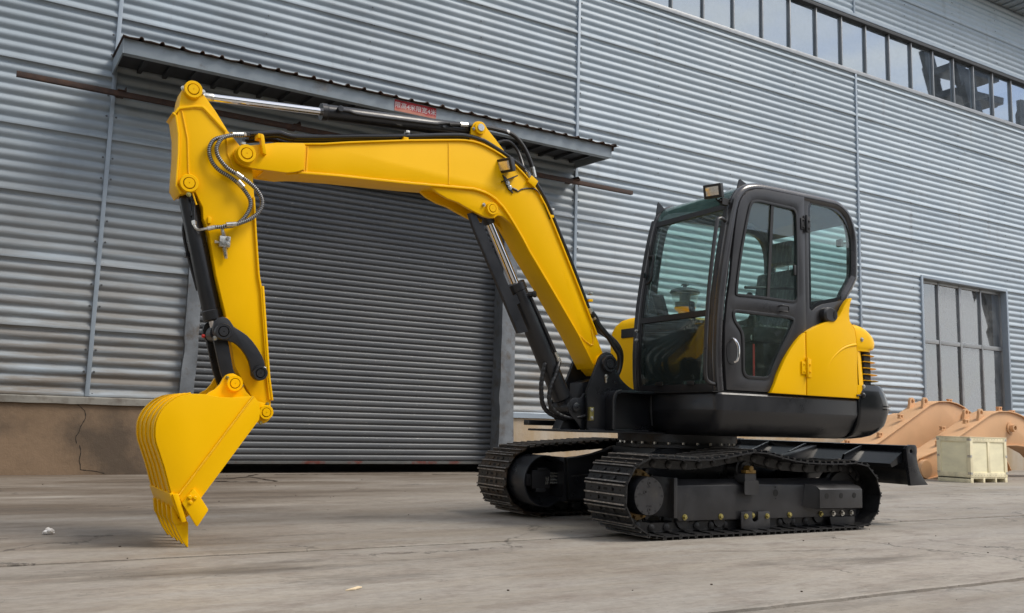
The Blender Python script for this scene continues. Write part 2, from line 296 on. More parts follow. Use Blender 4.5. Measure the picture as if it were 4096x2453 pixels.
class MB:
    """collects shapes into one mesh"""
    def __init__(s): s.v = []; s.f = []; s.mi = []
    def add(s, verts, faces, mi=0):
        k = len(s.v); s.v.extend(tuple(v) for v in verts); s.f.extend([tuple(i + k for i in f) for f in faces]); s.mi.extend([mi] * len(faces)); return s
    def box(s, x0, x1, y0, y1, z0, z1, mi=0):
        vs = [(x, y, z) for x in (x0, x1) for y in (y0, y1) for z in (z0, z1)]
        return s.add(vs, [(0, 1, 3, 2), (4, 6, 7, 5), (0, 4, 5, 1), (2, 3, 7, 6), (0, 2, 6, 4), (1, 5, 7, 3)], mi)
    def obox(s, c, ax, ay, az, mi=0):
        c = Vector(c); ax = Vector(ax); ay = Vector(ay); az = Vector(az)
        vs = [c + ax * i + ay * j + az * k for i in (-1, 1) for j in (-1, 1) for k in (-1, 1)]
        return s.add(vs, [(0, 1, 3, 2), (4, 6, 7, 5), (0, 4, 5, 1), (2, 3, 7, 6), (0, 2, 6, 4), (1, 5, 7, 3)], mi)
    def prism(s, prof, y0, y1, mi=0):
        n = len(prof)
        vs = [(x, y0, z) for x, z in prof] + [(x, y1, z) for x, z in prof]
        fs = [tuple(range(n)), tuple(range(2 * n - 1, n - 1, -1))] + [(i, i + n, (i + 1) % n + n, (i + 1) % n) for i in range(n)]
        return s.add(vs, fs, mi)
    def rev(s, p0, p1, prof, seg=24, mi=0, caps=True):
        """lathe: prof = [(distance along p0->p1 in metres, radius)]"""
        p0 = Vector(p0); d = (Vector(p1) - p0).normalized(); a = d.orthogonal().normalized(); bb = d.cross(a)
        vs = []
        for h, r in prof:
            for i in range(seg):
                w = 2 * PI * i / seg; vs.append(p0 + d * h + a * (math.cos(w) * r) + bb * (math.sin(w) * r))
        fs = []
        for j in range(len(prof) - 1):
            for i in range(seg):
                q = (i + 1) % seg; fs.append((j * seg + i, j * seg + q, (j + 1) * seg + q, (j + 1) * seg + i))
        if caps:
            fs.append(tuple(range(seg - 1, -1, -1))); k = (len(prof) - 1) * seg; fs.append(tuple(range(k, k + seg)))
        return s.add(vs, fs, mi)
    def cyl(s, p0, p1, r, seg=20, mi=0):
        L = (Vector(p1) - Vector(p0)).length
        return s.rev(p0, p1, [(0, r), (L, r)], seg, mi)
    def tube(s, pts, r, seg=10, mi=0, rings=None, closed=False, mi2=None):
        """sweep a circle along points (already dense enough)"""
        P = [Vector(p) for p in pts]; n = len(P); vs = []; ref = None
        for i in range(n):
            t = (P[min(i + 1, n - 1)] - P[max(i - 1, 0)]).normalized()
            if ref is None: ref = t.orthogonal().normalized()
            ref = (ref - t * ref.dot(t)).normalized(); bb = t.cross(ref)
            rr = r if rings is None else rings[i]
            for k in range(seg):
                w = 2 * PI * k / seg; vs.append(P[i] + ref * (math.cos(w) * rr) + bb * (math.sin(w) * rr))
        k0 = len(s.v); s.v.extend(tuple(v) for v in vs)
        for i in range(n - 1):
            for k in range(seg):
                q = (k + 1) % seg; s.f.append((k0 + i * seg + k, k0 + i * seg + q, k0 + (i + 1) * seg + q, k0 + (i + 1) * seg + k))
                s.mi.append(mi if (mi2 is None or (i // 2) % 2) else mi2)
        s.f.append(tuple(k0 + i for i in range(seg - 1, -1, -1))); s.mi.append(mi)
        s.f.append(tuple(k0 + (n - 1) * seg + i for i in range(seg))); s.mi.append(mi)
        return s
    def loft(s, rings, cap=True, mi=0):
        n = len(rings[0]); vs = [p for r in rings for p in r]; fs = []
        for j in range(len(rings) - 1):
            for i in range(n):
                q = (i + 1) % n; fs.append((j * n + i, j * n + q, (j + 1) * n + q, (j + 1) * n + i))
        if cap: fs.append(tuple(range(n - 1, -1, -1))); fs.append(tuple(range((len(rings) - 1) * n, len(rings) * n)))
        return s.add(vs, fs, mi)
    def ico(s, c, r, seg=10, squash=(1, 1, 1), mi=0):
        rings = []; c = Vector(c)
        for j in range(1, seg):
            th = PI * j / seg
            rings.append([c + Vector((math.sin(th) * math.cos(2 * PI * i / (2 * seg)) * r * squash[0], math.sin(th) * math.sin(2 * PI * i / (2 * seg)) * r * squash[1], math.cos(th) * r * squash[2])) for i in range(2 * seg)])
        return s.loft(rings, True, mi)
    def data(s, name, mats, smooth=True, angle=35, bevel=0, seg=2):
        me = D.meshes.new(name); me.from_pydata(s.v, [], s.f)
        for mm in (mats if isinstance(mats, (list, tuple)) else [mats]): me.materials.append(MATS[mm])
        me.polygons.foreach_set('material_index', s.mi)
        bm = bmesh.new(); bm.from_mesh(me)
        bmesh.ops.remove_doubles(bm, verts=bm.verts, dist=1e-6)
        bmesh.ops.recalc_face_normals(bm, faces=bm.faces)
        if bevel:
            es = [e for e in bm.edges if len(e.link_faces) == 2 and e.calc_face_angle(0) > math.radians(32)]
            bmesh.ops.bevel(bm, geom=es, offset=bevel, offset_type='OFFSET', segments=seg, profile=0.6, affect='EDGES', clamp_overlap=True)
        bm.to_mesh(me); bm.free()
        if smooth:
            me.shade_smooth(); me.set_sharp_from_angle(angle=math.radians(angle))
        return me
    def build(s, name, mats, parent=None, **kw):
        return link(name, s.data(name, mats, **kw), parent)
def catmull(pts, n=8, closed=False):
    P = [Vector(p) for p in pts]; out = []; k = len(P)
    for i in range(k if closed else k - 1):
        p0 = P[(i - 1) % k] if (closed or i > 0) else P[0]; p1 = P[i]; p2 = P[(i + 1) % k]; p3 = P[(i + 2) % k] if (closed or i < k - 2) else P[k - 1]
        for j in range(n):
            u = j / n
            out.append(0.5 * ((2 * p1) + (p2 - p0) * u + (2 * p0 - 5 * p1 + 4 * p2 - p3) * u * u + (3 * p1 - p0 - 3 * p2 + p3) * u ** 3))
    if not closed: out.append(P[-1])
    return out
def resample(pts, step):
    P = [Vector(p) for p in pts]; L = [0]
    for a, c in zip(P, P[1:]): L.append(L[-1] + (c - a).length)
    n = max(2, int(round(L[-1] / step)) + 1); out = []; j = 0
    for i in range(n):
        d = L[-1] * i / (n - 1)
        while j < len(L) - 2 and L[j + 1] < d: j += 1
        u = 0 if L[j + 1] == L[j] else (d - L[j]) / (L[j + 1] - L[j]); out.append(P[j].lerp(P[j + 1], u))
    return out
def xz(pts, y): return [(x, y, z) for x, z in pts]
def chaikin(p, it=2):
    for _ in range(it):
        q = []
        for i in range(len(p)):
            a = p[i]; c = p[(i + 1) % len(p)]
            q += [(a[0] * .75 + c[0] * .25, a[1] * .75 + c[1] * .25), (a[0] * .25 + c[0] * .75, a[1] * .25 + c[1] * .75)]
        p = q
    return p
def area(p): return 0.5 * sum(p[i][0] * p[(i + 1) % len(p)][1] - p[(i + 1) % len(p)][0] * p[i][1] for i in range(len(p)))
def inset(p, d):
    sgn = 1 if area(p) > 0 else -1; out = []; n = len(p)
    for i in range(n):
        a = Vector(p[i - 1]); c = Vector(p[i]); e = Vector(p[(i + 1) % n])
        t1 = (c - a); t2 = (e - c)
        if t1.length < 1e-7: t1 = t2
        if t2.length < 1e-7: t2 = t1
        n1 = Vector((-t1.y, t1.x)).normalized() * sgn; n2 = Vector((-t2.y, t2.x)).normalized() * sgn
        b2 = (n1 + n2); k = 1 + n1.dot(n2)
        out.append(tuple(c + b2 * (d / max(k, 0.4))))
    return out
def plate(name, outer, holes, y0, y1, mt, parent=None, bevel=0):
    """flat plate in the XZ plane with holes, between y0 and y1"""
    me = D.meshes.new(name); bm = bmesh.new(); es = []
    for lp in [outer] + list(holes):
        vs = [bm.verts.new((x, y0, z)) for x, z in lp]
        es += [bm.edges.new((vs[i], vs[(i + 1) % len(vs)])) for i in range(len(vs))]
    bmesh.ops.triangle_fill(bm, edges=es, use_beauty=True, use_dissolve=False)
    def inside(pt, poly):
        r = False; k = len(poly)
        for i in range(k):
            (xa, za), (xb, zb) = poly[i], poly[(i + 1) % k]
            if (za > pt.z) != (zb > pt.z) and pt.x < (xb - xa) * (pt.z - za) / (zb - za) + xa: r = not r
        return r
    bad = [f for f in bm.faces if any(inside(f.calc_center_median(), h) for h in holes)]
    if bad: bmesh.ops.delete(bm, geom=bad, context='FACES')
    bmesh.ops.recalc_face_normals(bm, faces=bm.faces)
    r = bmesh.ops.extrude_face_region(bm, geom=list(bm.faces))
    for v in [g for g in r['geom'] if isinstance(g, bmesh.types.BMVert)]: v.co.y = y1
    bmesh.ops.recalc_face_normals(bm, faces=bm.faces)
    if bevel:
        eb = [e for e in bm.edges if len(e.link_faces) == 2 and e.calc_face_angle(0) > math.radians(40) and abs(e.verts[0].co.y - e.verts[1].co.y) < 1e-5]
        bmesh.ops.bevel(bm, geom=eb, offset=bevel, offset_type='OFFSET', segments=2, profile=0.6, affect='EDGES', clamp_overlap=True)
    bm.to_mesh(me); bm.free(); me.materials.append(MATS[mt]); me.shade_smooth(); me.set_sharp_from_angle(angle=math.radians(35))
    return link(name, me, parent)
def pane(name, outer, y0, y1, mt, parent): return plate(name, outer, [], y0, y1, mt, parent)
def strip(path, w, thick, y0, y1):
    """flange: profile of a plate of given thickness laid along an XZ path, thickness to the left of travel"""
    P = [Vector(p) for p in path]; L = []; n = len(P)
    for i in range(n):
        t = (P[min(i + 1, n - 1)] - P[max(i - 1, 0)]).normalized(); L.append(P[i] + Vector((-t.y, t.x)) * thick)
    return [tuple(p) for p in P] + [tuple(p) for p in reversed(L)]
BOLT = {}
def bolt_mesh(r, h, mt):
    key = (round(r, 4), round(h, 4), mt)
    if key not in BOLT:
        q = MB(); q.rev((0, 0, 0), (0, -1, 0), [(0, r * 1.45), (h * .3, r * 1.45)], 14); q.rev((0, 0, 0), (0, -1, 0), [(h * .3, r), (h * .9, r), (h, r * .8)], 6)
        BOLT[key] = q.data('bolt', mt, angle=30)
    return BOLT[key]
def bolt(x, y, z, r=0.012, h=0.012, mt='zinc', parent=None, rot=None, name='bolt'):
    M = Matrix.Translation((x, y, z))
    if rot is not None: M = M @ rot
    return link(name, bolt_mesh(r, h, mt), parent, M)
def boss(name, x, z, y, r, mt, parent, depth=0.03, pin=None, dirn=-1):
    """pin boss seen end on: collar, groove, pin disc with a centre hole"""
    q = MB(); p0 = (x, y - dirn * 0.02, z); p1 = (x, y + dirn * 1, z); d = depth + 0.02
    q.rev(p0, p1, [(0, r * 1.02), (d - .006, r), (d, r * .94), (d, r * .66), (d - .008, r * .64)], 28, 0, caps=False)
    q.rev(p0, p1, [(d - .010, r * .66), (d - .010, r * .58)], 28, 1, caps=False)
    q.rev(p0, p1, [(d - .012, r * .58), (d + .001, r * .56), (d + .003, r * .53), (d + .003, r * .06), (d - .006, r * .05), (d - .006, 0.0005)], 28, 0, caps=False)
    return q.build(name, [mt, 'dark_gap'], parent, angle=40)
def ring_rect(x0, x1, y0, y1, z, r, seg=8, rf=0.0):
    """rounded rectangle in plan, rear (x1) corners radius r, front corners radius rf"""
    out = []
    for cx, cy, rad, a0 in ((x1 - r, y0 + r, r, -PI / 2), (x1 - r, y1 - r, r, 0), (x0 + rf, y1 - rf, rf, PI / 2), (x0 + rf, y0 + rf, rf, PI)):
        for i in range(seg + 1):
            a = a0 + PI / 2 * i / seg; out.append((cx + math.cos(a) * rad, cy + math.sin(a) * rad, z))
    return out
def weld(name, pts, r, mt, parent):
    P = resample(pts, 0.012); rr = [r * random.uniform(0.88, 1.1) for _ in P]
    q = MB(); q.tube(P, r, 6, rings=rr); return q.build(name, mt, parent)

# ------------------------------------------------------------------ ground: base sheet and concrete slabs
q = MB(); q.add([(-600, -600, -0.04), (900, -600, -0.04), (900, 900, -0.04), (-600, 900, -0.04)], [(0, 1, 2, 3)])
ground = tag(q.build('ground', 'joint', smooth=False), 'worn concrete yard in front of the factory wall', kind='structure')
rows = [-14, -7, -2.2, 0.3, 2.8, 5.02, 7.72, 10.42, 11.80]
for j in range(len(rows) - 1):
    xs = [-30, -16, -7.5 + (j % 3) * 1.3, 12.4 + (j % 2) * 5.3, 24, 40]
    for i in range(len(xs) - 1):
        g = 0.008; jg = lambda v: .032 if v in (2.8, 5.02) else (.012 if v in (10.42,) else .008); y0, y1 = rows[j] + jg(rows[j]), rows[j + 1] - jg(rows[j + 1]); x0, x1 = xs[i] + g, xs[i + 1] - g
        tilt = [random.uniform(-.003, .003) for _ in range(4)]
        if x0 < 6 < x1 and rows[j] in (2.8, 5.02, 7.72): tilt = [0, 0, 0, 0]
        n = max(8, int((x1 - x0) / 0.12)); top = []
        ly = [y0 + random.uniform(-.012, .006) for _ in range(n + 1)]; hy = [y1 + random.uniform(-.006, .012) for _ in range(n + 1)]
        vs = []; fs = []
        for k in range(n + 1):
            x = x0 + (x1 - x0) * k / n
            vs += [(x, ly[k] - .004, -0.039), (x, ly[k], -0.004 + tilt[0]), (x, ly[k] + .012, tilt[0]), (x, hy[k] - .012, tilt[1]), (x, hy[k], -0.004 + tilt[1]), (x, hy[k] + .004, -0.039)]
        for k in range(n):
            for a in range(5): fs.append((k * 6 + a, (k + 1) * 6 + a, (k + 1) * 6 + a + 1, k * 6 + a + 1))
        fs.append(tuple(range(6))); fs.append(tuple(n * 6 + a for a in range(5, -1, -1)))
        s = MB(); s.add(vs, fs); s.build('concrete_slab', 'concrete', ground, smooth=False)
# far yard, flush beyond the slabs
q = MB()
for x0, x1, y0, y1 in ((-600, 900, -600, -14.0), (-600, -30.0, -14.0, 11.8), (40.0, 900, -14.0, 11.8), (-600, 900, 11.8, 900)):
    q.add([(x0, y0, -0.004), (x1, y0, -0.004), (x1, y1, -0.004), (x0, y1, -0.004)], [(0, 1, 2, 3)])
q.build('concrete_apron', 'concrete', ground, smooth=False)

def floor_crack(path, w, z):
    s = MB(); P = resample([(x, y, 0) for x, y in path], .06)
    L = []; R_ = []
    for i, p in enumerate(P):
        t_ = (P[min(i + 1, len(P) - 1)] - P[max(i - 1, 0)]).normalized(); n_ = Vector((-t_.y, t_.x, 0)); ww = w * random.uniform(.3, 1.2); j = n_ * random.uniform(-.02, .02)
        L.append(p + j + n_ * ww); R_.append(p + j - n_ * ww)
    n = len(P); s.add([(a.x, a.y, z) for a in L] + [(a.x, a.y, z) for a in R_], [(i, i + 1, n + i + 1, n + i) for i in range(n - 1)])
    return s
fc = MB()
for pth, w in (([(2.2, 10.9), (2.7, 10.95), (3.0, 11.3), (3.2, 11.7)], .03), ([(2.1, 10.55), (2.5, 10.5), (2.85, 10.35)], .05), ([(3.0, 11.2), (3.05, 10.8), (3.1, 10.4)], .025), ([(5.6, 11.5), (6.2, 11.35), (6.6, 11.0), (7.2, 10.9)], .03), ([(3.4, 11.6), (4.5, 11.62), (5.5, 11.6)], .025), ([(0.2, 6.02), (.5, 6.05), (.8, 6.0)], .006), ([(3.9, 4.2), (4.4, 4.0), (5.0, 3.9)], .004)):
    c_ = floor_crack(pth, w, .0045); fc.add(c_.v, c_.f)
fk = fc.build('floor_cracks', 'joint', ground, smooth=False); fk['kind'] = 'stuff'
# ------------------------------------------------------------------ factory building
YW = 11.85
FB = thing('factory_building', 'grey corrugated steel factory hall with roller door and long upper window band', 'building', (4.6, YW, 0))
PITCH, AMP = 0.1317, 0.031
def sheet(x0, x1, z0, z1, name='wall_sheet', dents=()):
    nx = max(2, int((x1 - x0) / 0.22)); nzs = max(6, int(round((z1 - z0) / PITCH * 12)))
    ph = random.uniform(-.004, .004); vs = []; fs = []; sd = random.uniform(0, 90)
    z1b = z1 + 0.03
    for k in range(nzs + 1):
        z = z0 + (z1b - z0) * k / nzs
        lap = -0.020 * max(0, 1 - (z - z0) / 0.10) ** 1.5
        for i in range(nx + 1):
            x = x0 + (x1 - x0) * i / nx
            y = YW - AMP * (0.5 + 0.5 * math.cos(2 * PI * (z + ph - 0.945) / PITCH)) ** 0.62 + lap
            y += 0.006 * noise.noise(Vector((x * 0.9, z * 1.3, sd)))
            for dx, dz, dr, dd in dents:
                e = ((x - dx) / dr) ** 2 + ((z - dz) / 0.045) ** 2
                if e < 4: y += dd * math.exp(-e) * (1 + 0.6 * noise.noise(Vector((x * 14, z * 20, 3))))
            vs.append((x, y, z))
    for k in range(nzs):
        for i in range(nx): fs.append((k * (nx + 1) + i, k * (nx + 1) + i + 1, (k + 1) * (nx + 1) + i + 1, (k + 1) * (nx + 1) + i))
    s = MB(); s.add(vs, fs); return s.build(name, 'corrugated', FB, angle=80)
TR = [-5.85, 1.155, 8.16, 15.165, 22.17, 29.17]
zrows = [0.92 + 0.79 * k for k in range(10)]     # .92 .. 8.03
DENT = [(1.79, 2.66, .2, .03), (1.71, 2.536, .26, .035), (1.72, 2.405, .22, .03), (1.85, 2.27, .2, .025), (1.95, 2.147, .12, .02)]
for bi in range(5):
    a, c = max(TR[bi], -3.0) + 0.02, min(TR[bi + 1], 26.0) - 0.02
    for k in range(9):
        z0, z1 = zrows[k], zrows[k + 1]
        if bi == 1 and k < 4: spans = [(a, 2.24), (7.03, c)]
        elif bi == 3 and k < 4: spans = [(a, 17.15), (20.27, c)]
        else: spans = [(a, c)]
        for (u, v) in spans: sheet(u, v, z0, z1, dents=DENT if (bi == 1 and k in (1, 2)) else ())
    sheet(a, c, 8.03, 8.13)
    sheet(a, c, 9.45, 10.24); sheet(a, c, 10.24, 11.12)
for x in TR[1:5]:
    s = MB(); s.box(x - .025, x + .025, YW - .052, YW - .004, 0.92, 8.15)
    s.build('cover_strip', 'trim', FB, bevel=.004)
    s = MB(); s.box(x - .025, x + .025, YW - .052, YW - .004, 9.45, 11.12)
    s.build('cover_strip', 'trim', FB, bevel=.004)
# dado wall and its flashing
for x0, x1 in ((-3.0, 2.24), (7.03, 26.0)):
    s = MB(); s.box(x0, x1, YW - .03, YW + .25, -0.02, 0.83); s.build('dado_wall', 'dado', FB)
for x0, x1 in ((-3.0, 2.22), (7.03, 17.1), (20.32, 26.0)):
    n = int((x1 - x0) / .15); vs = []; fs = []
    for i in range(n + 1):
        x = x0 + (x1 - x0) * i / n; w = random.uniform(-.004, .004)
        vs += [(x, YW, .925), (x, YW - .05, .912 + w * .5), (x, YW - .062 + w, .90), (x, YW - .064 + w, .826 + w), (x, YW - .05 + w, .822 + w), (x, YW - .02, .83)]
    for i in range(n):
        for a in range(5): fs.append((i * 6 + a, i * 6 + a + 1, (i + 1) * 6 + a + 1, (i + 1) * 6 + a))
    s = MB(); s.add(vs, fs); s.build('flashing', 'flashing_grime' if x0 < 0 else 'trim', FB, angle=25)
def ribbon(path, y, w):
    s = MB(); P = resample([(x, 0, z) for x, z in path], .03)
    for i in range(len(P) - 1):
        a = P[i].copy(); c = P[i + 1].copy()
        j = Vector((random.uniform(-.006, .006), 0, 0)); a.x += 0; d = (c - a).normalized(); nn = Vector((-d.z, 0, d.x)) * (w * random.uniform(.5, 1.2))
        s.add([(a.x - nn.x, y, a.z - nn.z), (c.x - nn.x, y, c.z - nn.z), (c.x + nn.x, y, c.z + nn.z), (a.x + nn.x, y, a.z + nn.z)], [(0, 1, 2, 3)])
    return s
ck = ribbon([(1.06, 0.825), (1.148, 0.747), (1.167, 0.672), (1.115, 0.555), (1.104, 0.492), (1.071, 0.438), (1.091, 0.363)], YW - .0325, .004); c2 = ribbon([(1.124, 0.342), (1.146, 0.271), (1.134, 0.165), (1.156, 0.095), (1.147, 0.059), (1.32, 0.041), (1.421, 0.014)], YW - .0325, .004); ck.add(c2.v, c2.f); ck.build('crack', 'dark_gap', FB, smooth=False)
# screws of the cladding (a few pixels each): one mass
s = MB()
def scr(x, z, r=.011): s.rev((x, YW - AMP - .001, z), (x, YW - 1, z), [(0, r), (.006, r * .8), (.007, .001)], 6, caps=False)
for x0, zlo, zhi in ((9.9, 4.4, 8.0), (11.61, 4.4, 8.0), (13.33, 4.4, 8.0), (16.87, .95, 8.0), (18.63, 4.3, 8.0), (20.35, 4.3, 8.0), (4.5, 5.3, 8.0), (6.3, 5.3, 8.0), (3.0, 5.3, 8.0), (16.86, 9.5, 11.0), (18.6, 9.5, 11.0), (20.3, 9.5, 11.0), (-.6, 1, 8)):
    z = 0.92 + PITCH * 2 * math.ceil((zlo - .92) / (PITCH * 2))
    while z < zhi:
        scr(x0 + random.uniform(-.01, .01), z + PITCH * .0)
        if random.random() < .12: scr(x0 + .04, z)
        z += PITCH * 2
for x0 in TR[1:5]:
    for sg in (-1, 1):
        z = .95
        while z < 8.1: scr(x0 + sg * .055, z + random.uniform(-.01, .01) * 0, .014); z += PITCH * 2
sc_ = s.build('screw_heads', 'screw', FB); sc_['kind'] = 'stuff'

# roller door
RD = part('roller_door', FB)
YD = 12.02
s = MB(); n = 12; vs = []
prof = [(0.0, -.004), (0.003, 0.012), (0.009, 0.014), (0.011, 0.0), (0.0135, 0.002)] + [(0.014 + .034 * (1 - math.cos(PI * k / 8)), 0.010 + .013 * math.sin(PI * k / 8)) for k in range(1, 8)] + [(0.083, 0.009), (0.0845, -.004)]
for x in (2.2, 6.9): vs += [(x, YD - d, z) for z, d in prof]
k = len(prof); fs = [(i, i + 1, k + i + 1, k + i) for i in range(k - 1)]
s.add(vs, fs); slat_me = s.data('slat', 'shutter', angle=50)
for i in range(47): link('slat', slat_me, RD, Matrix.Translation((random.uniform(-.004, .004), random.uniform(-.002, .002), 0.155 + i * .0845)))
s = MB(); s.box(2.2, 6.9, YD - .03, YD + .01, .118, .156); s.build('bottom_bar', 'door_bar', RD, bevel=.004)
def post(x0, x1, lean, nm='door_post'):
    rings = []; sd = random.uniform(0, 50)
    for k in range(42):
        z = -.01 + 4.12 * k / 41
        lx = lean * max(0, (1.3 - z)) ** 2
        jj = lambda a: 0.02 * noise.noise(Vector((a * 5, z * 3.1, sd))) * (1.6 if z < 1.6 else .35)
        rings.append([(x0 + lx + jj(0), YW - .10 + jj(1), z), (x0 + (x1 - x0) * .55 + lx + jj(4), YW - .115 + jj(6), z), (x1 + lx + jj(2), YW - .10 + jj(3), z), (x1 + lx + jj(2), YW + .22, z), (x0 + lx + jj(0), YW + .22, z)])
    s = MB(); s.loft(rings); return s.build(nm, 'post', FB, angle=30)
post(2.20, 2.37, -.05); post(6.80, 7.04, .0)
# dark hall behind the openings
s = MB(); X0, X1, Y0, Y1, Z0, Z1 = -3.0, 26.0, YW + .26, YW + 14, -0.003, 11.1
s.add([(X0, Y0, Z0), (X1, Y0, Z0), (X1, Y1, Z0), (X0, Y1, Z0), (X0, Y0, Z1), (X1, Y0, Z1), (X1, Y1, Z1), (X0, Y1, Z1)], [(3, 2, 6, 7), (0, 3, 7, 4), (1, 5, 6, 2)])
s.build('hall_lining', 'interior', FB, smooth=False)
# roof with eave
s = MB(); s.box(-3.4, 26.4, YW - .75, YW + 14.2, 11.16, 11.26)
s.build('roof', 'canopy_steel', FB)
s = MB(); s.box(-3.4, 26.4, YW - .80, YW - .72, 11.10, 11.30); s.build('gutter', 'canopy_steel', FB, bevel=.01)
for i in range(60):
    x = 9 + i * .29
    s = MB(); s.box(x, x + .06, YW - .72, YW - .05, 11.125, 11.159); s.build('eave_rib', 'canopy_steel', FB)

# window band under the eaves
WB = part('window_band', FB)
bx0, bx1 = 10.21 - .7635 * 3, 10.21 + .7635 * 20
s = MB(); s.box(bx0, bx1, YW - .055, YW + .08, 8.15, 8.228); s.build('sill', 'alu', WB, bevel=.004)
s = MB(); s.box(bx0, bx1, YW - .065, YW + .08, 9.318, 9.395); s.build('head', 'soffit', WB, bevel=.004)
s = MB(); s.box(bx0, bx1, YW - .075, YW + .02, 9.397, 9.455); s.build('drip_flashing', 'trim', WB, bevel=.004)
for i in range(24):
    x = bx0 + i * .7635
    s = MB(); s.box(x - .014, x + .014, YW - .02, YW + .07, 8.229, 9.317); s.build('mullion', 'alu', WB, bevel=.004)
    if i < 23:
        s = MB(); w = .003; tx = random.uniform(-.0015, .0015)
        s.add([(x + .022, YW + .03, 8.229), (x + .7415, YW + .03 + tx, 8.229), (x + .7415, YW + .03 + tx + random.uniform(-.0015, .0015), 9.317), (x + .022, YW + .03 + random.uniform(-.0015, .0015), 9.317)], [(0, 1, 2, 3)])
        s.build('pane', 'window_glass', WB, smooth=False)

# tall window near the yard end
TW = part('window', FB)
wx0, wx1, wz0, wz1 = 17.15, 20.27, 0.95, 4.09
for (x0, x1, z0, z1, nm) in ((wx0 - .03, wx0 + .03, wz0, wz1 + .03, 'jamb'), (wx1 - .03, wx1 + .03, wz0, wz1 + .03, 'jamb'), (wx0 + .03, wx1 - .03, wz1 - .03, wz1 + .03, 'lintel'), (wx0 + .03, wx1 - .03, wz0 - .05, wz0 + .02, 'sill')):
    s = MB(); s.box(x0, x1, YW - .058, YW + .17, z0, z1); s.build(nm, 'trim', TW, bevel=.004)
YG = YW + .11
mulx = [17.18, 17.905, 18.675, 19.46, 20.24]
for i, x in enumerate(mulx):
    w = .035 if i == 2 else .022
    s = MB(); s.box(x - w, x + w, YG - .03, YG + .03, .97, 4.06); s.build('mullion', 'alu', TW, bevel=.003)
for i in range(4):
    for (z0, z1) in ((2.69, 2.78), (3.995, 4.06), (0.97, 1.02)):
        s = MB(); s.box(mulx[i] + .036, mulx[i + 1] - .036, YG - .026, YG + .026, z0, z1); s.build('transom', 'alu', TW, bevel=.003)
for i in range(4):
    for (z0, z1) in ((1.02, 2.69), (2.78, 3.995)):
        s = MB(); dv = [random.uniform(-.003, .003) for _ in range(4)]
        s.add([(mulx[i] + .02, YG + .012 + dv[0], z0), (mulx[i + 1] - .02, YG + .012 + dv[1], z0), (mulx[i + 1] - .02, YG + .012 + dv[2], z1), (mulx[i] + .02, YG + .012 + dv[3], z1)], [(0, 1, 2, 3)])
        s.build('pane', 'yard_glass', TW, smooth=False)
# steel gallery and stair inside, seen through the tall window
IG = part('inside_gallery', FB)
s = MB(); s.box(19.6, 24.0, 14.2, 15.4, 1.75, 1.95)
for x in (19.65, 20.1, 21.2, 22.3): s.box(x, x + .05, 14.2, 14.25, 1.95, 3.0)
s.box(19.6, 24, 14.2, 14.25, 2.95, 3.02); s.box(20.9, 21.25, 14.3, 14.6, 0, 5.2); s.box(23.0, 23.35, 14.3, 14.6, 0, 5.2); s.box(20.9, 23.3, 14.35, 14.55, 3.75, 4.05)
s.obox((22.2, 14.5, 2.5), (.75, 0, -.55), (0, .05, 0), (.03, 0, .04)); s.obox((22.6, 14.1, .9), (.9, 0, -.8), (0, .3, 0), (.05, 0, .06))
s.build('gallery_steel', 'frame_paint', IG)

# door canopy
CP = part('canopy', FB)
cy0 = 10.85
s = MB(); s.box(1.135, 8.135, cy0, cy0 + .02, 4.858, 5.036); s.build('fascia', 'canopy_steel', CP, bevel=.003)
s = MB(); s.box(1.137, 8.133, cy0 + .021, cy0 + .09, 4.856, 4.864); s.build('fascia_lip', 'canopy_steel', CP)
for x in (1.118, 8.137):
    s = MB(); s.add([(x, cy0 + .001, 4.857), (x, YW - .04, 4.918), (x, YW - .04, 5.10), (x, cy0 + .001, 5.037), (x + .016, cy0 + .001, 4.857), (x + .016, YW - .04, 4.918), (x + .016, YW - .04, 5.10), (x + .016, cy0 + .001, 5.037)], [(0, 1, 2, 3), (4, 7, 6, 5), (0, 4, 5, 1), (1, 5, 6, 2), (2, 6, 7, 3), (3, 7, 4, 0)])
    s.build('end_plate', 'canopy_steel', CP)
s = MB(); s.add([(1.136, cy0 + .022, 4.975), (8.136, cy0 + .022, 4.975), (8.136, YW - .05, 5.03), (1.136, YW - .05, 5.03)], [(0, 1, 2, 3)]); s.build('soffit', 'soffit', CP, smooth=False)
x = 1.4
while x < 8.1:
    s = MB(); s.add([(x, cy0 + .022, 4.93), (x + .05, cy0 + .022, 4.93), (x + .05, YW - .05, 4.985), (x, YW - .05, 4.985), (x, cy0 + .022, 4.974), (x + .05, cy0 + .022, 4.974), (x + .05, YW - .05, 5.029), (x, YW - .05, 5.029)], [(0, 1, 2, 3), (0, 4, 5, 1), (0, 3, 7, 4), (1, 5, 6, 2)])
    s.build('soffit_rib', 'soffit', CP); x += .3
rp_, x = [], 1.172 - .229
while x < 8.2:
    rp_ += [(max(x, 1.10), 0), (x + .10, 0), (x + .118, .026), (x + .142, .026), (x + .16, 0)] if x > 1 else [(1.10, 0)]; x += .229
rp_.append((8.225, 0)); vs = []; n = len(rp_)
for (y, z) in ((cy0 - .065, 5.041), (cy0 - .02, 5.046), (YW - .035, 5.14)):
    for i, (xx_, h) in enumerate(rp_):
        jag = random.uniform(-.018, .012) if y < cy0 - .05 else 0
        vs.append((xx_, y + jag, z + h + (random.uniform(-.006, .004) if jag else 0)))
vs += [(a, b_, c - .006) for a, b_, c in vs]
fs = []
for j in range(2):
    for i in range(n - 1): fs.append((j * n + i, j * n + i + 1, (j + 1) * n + i + 1, (j + 1) * n + i)); k = 3 * n; fs.append((k + j * n + i, k + (j + 1) * n + i, k + (j + 1) * n + i + 1, k + j * n + i + 1))
for i in range(n - 1): fs.append((i, i + 3 * n, i + 1 + 3 * n, i + 1))
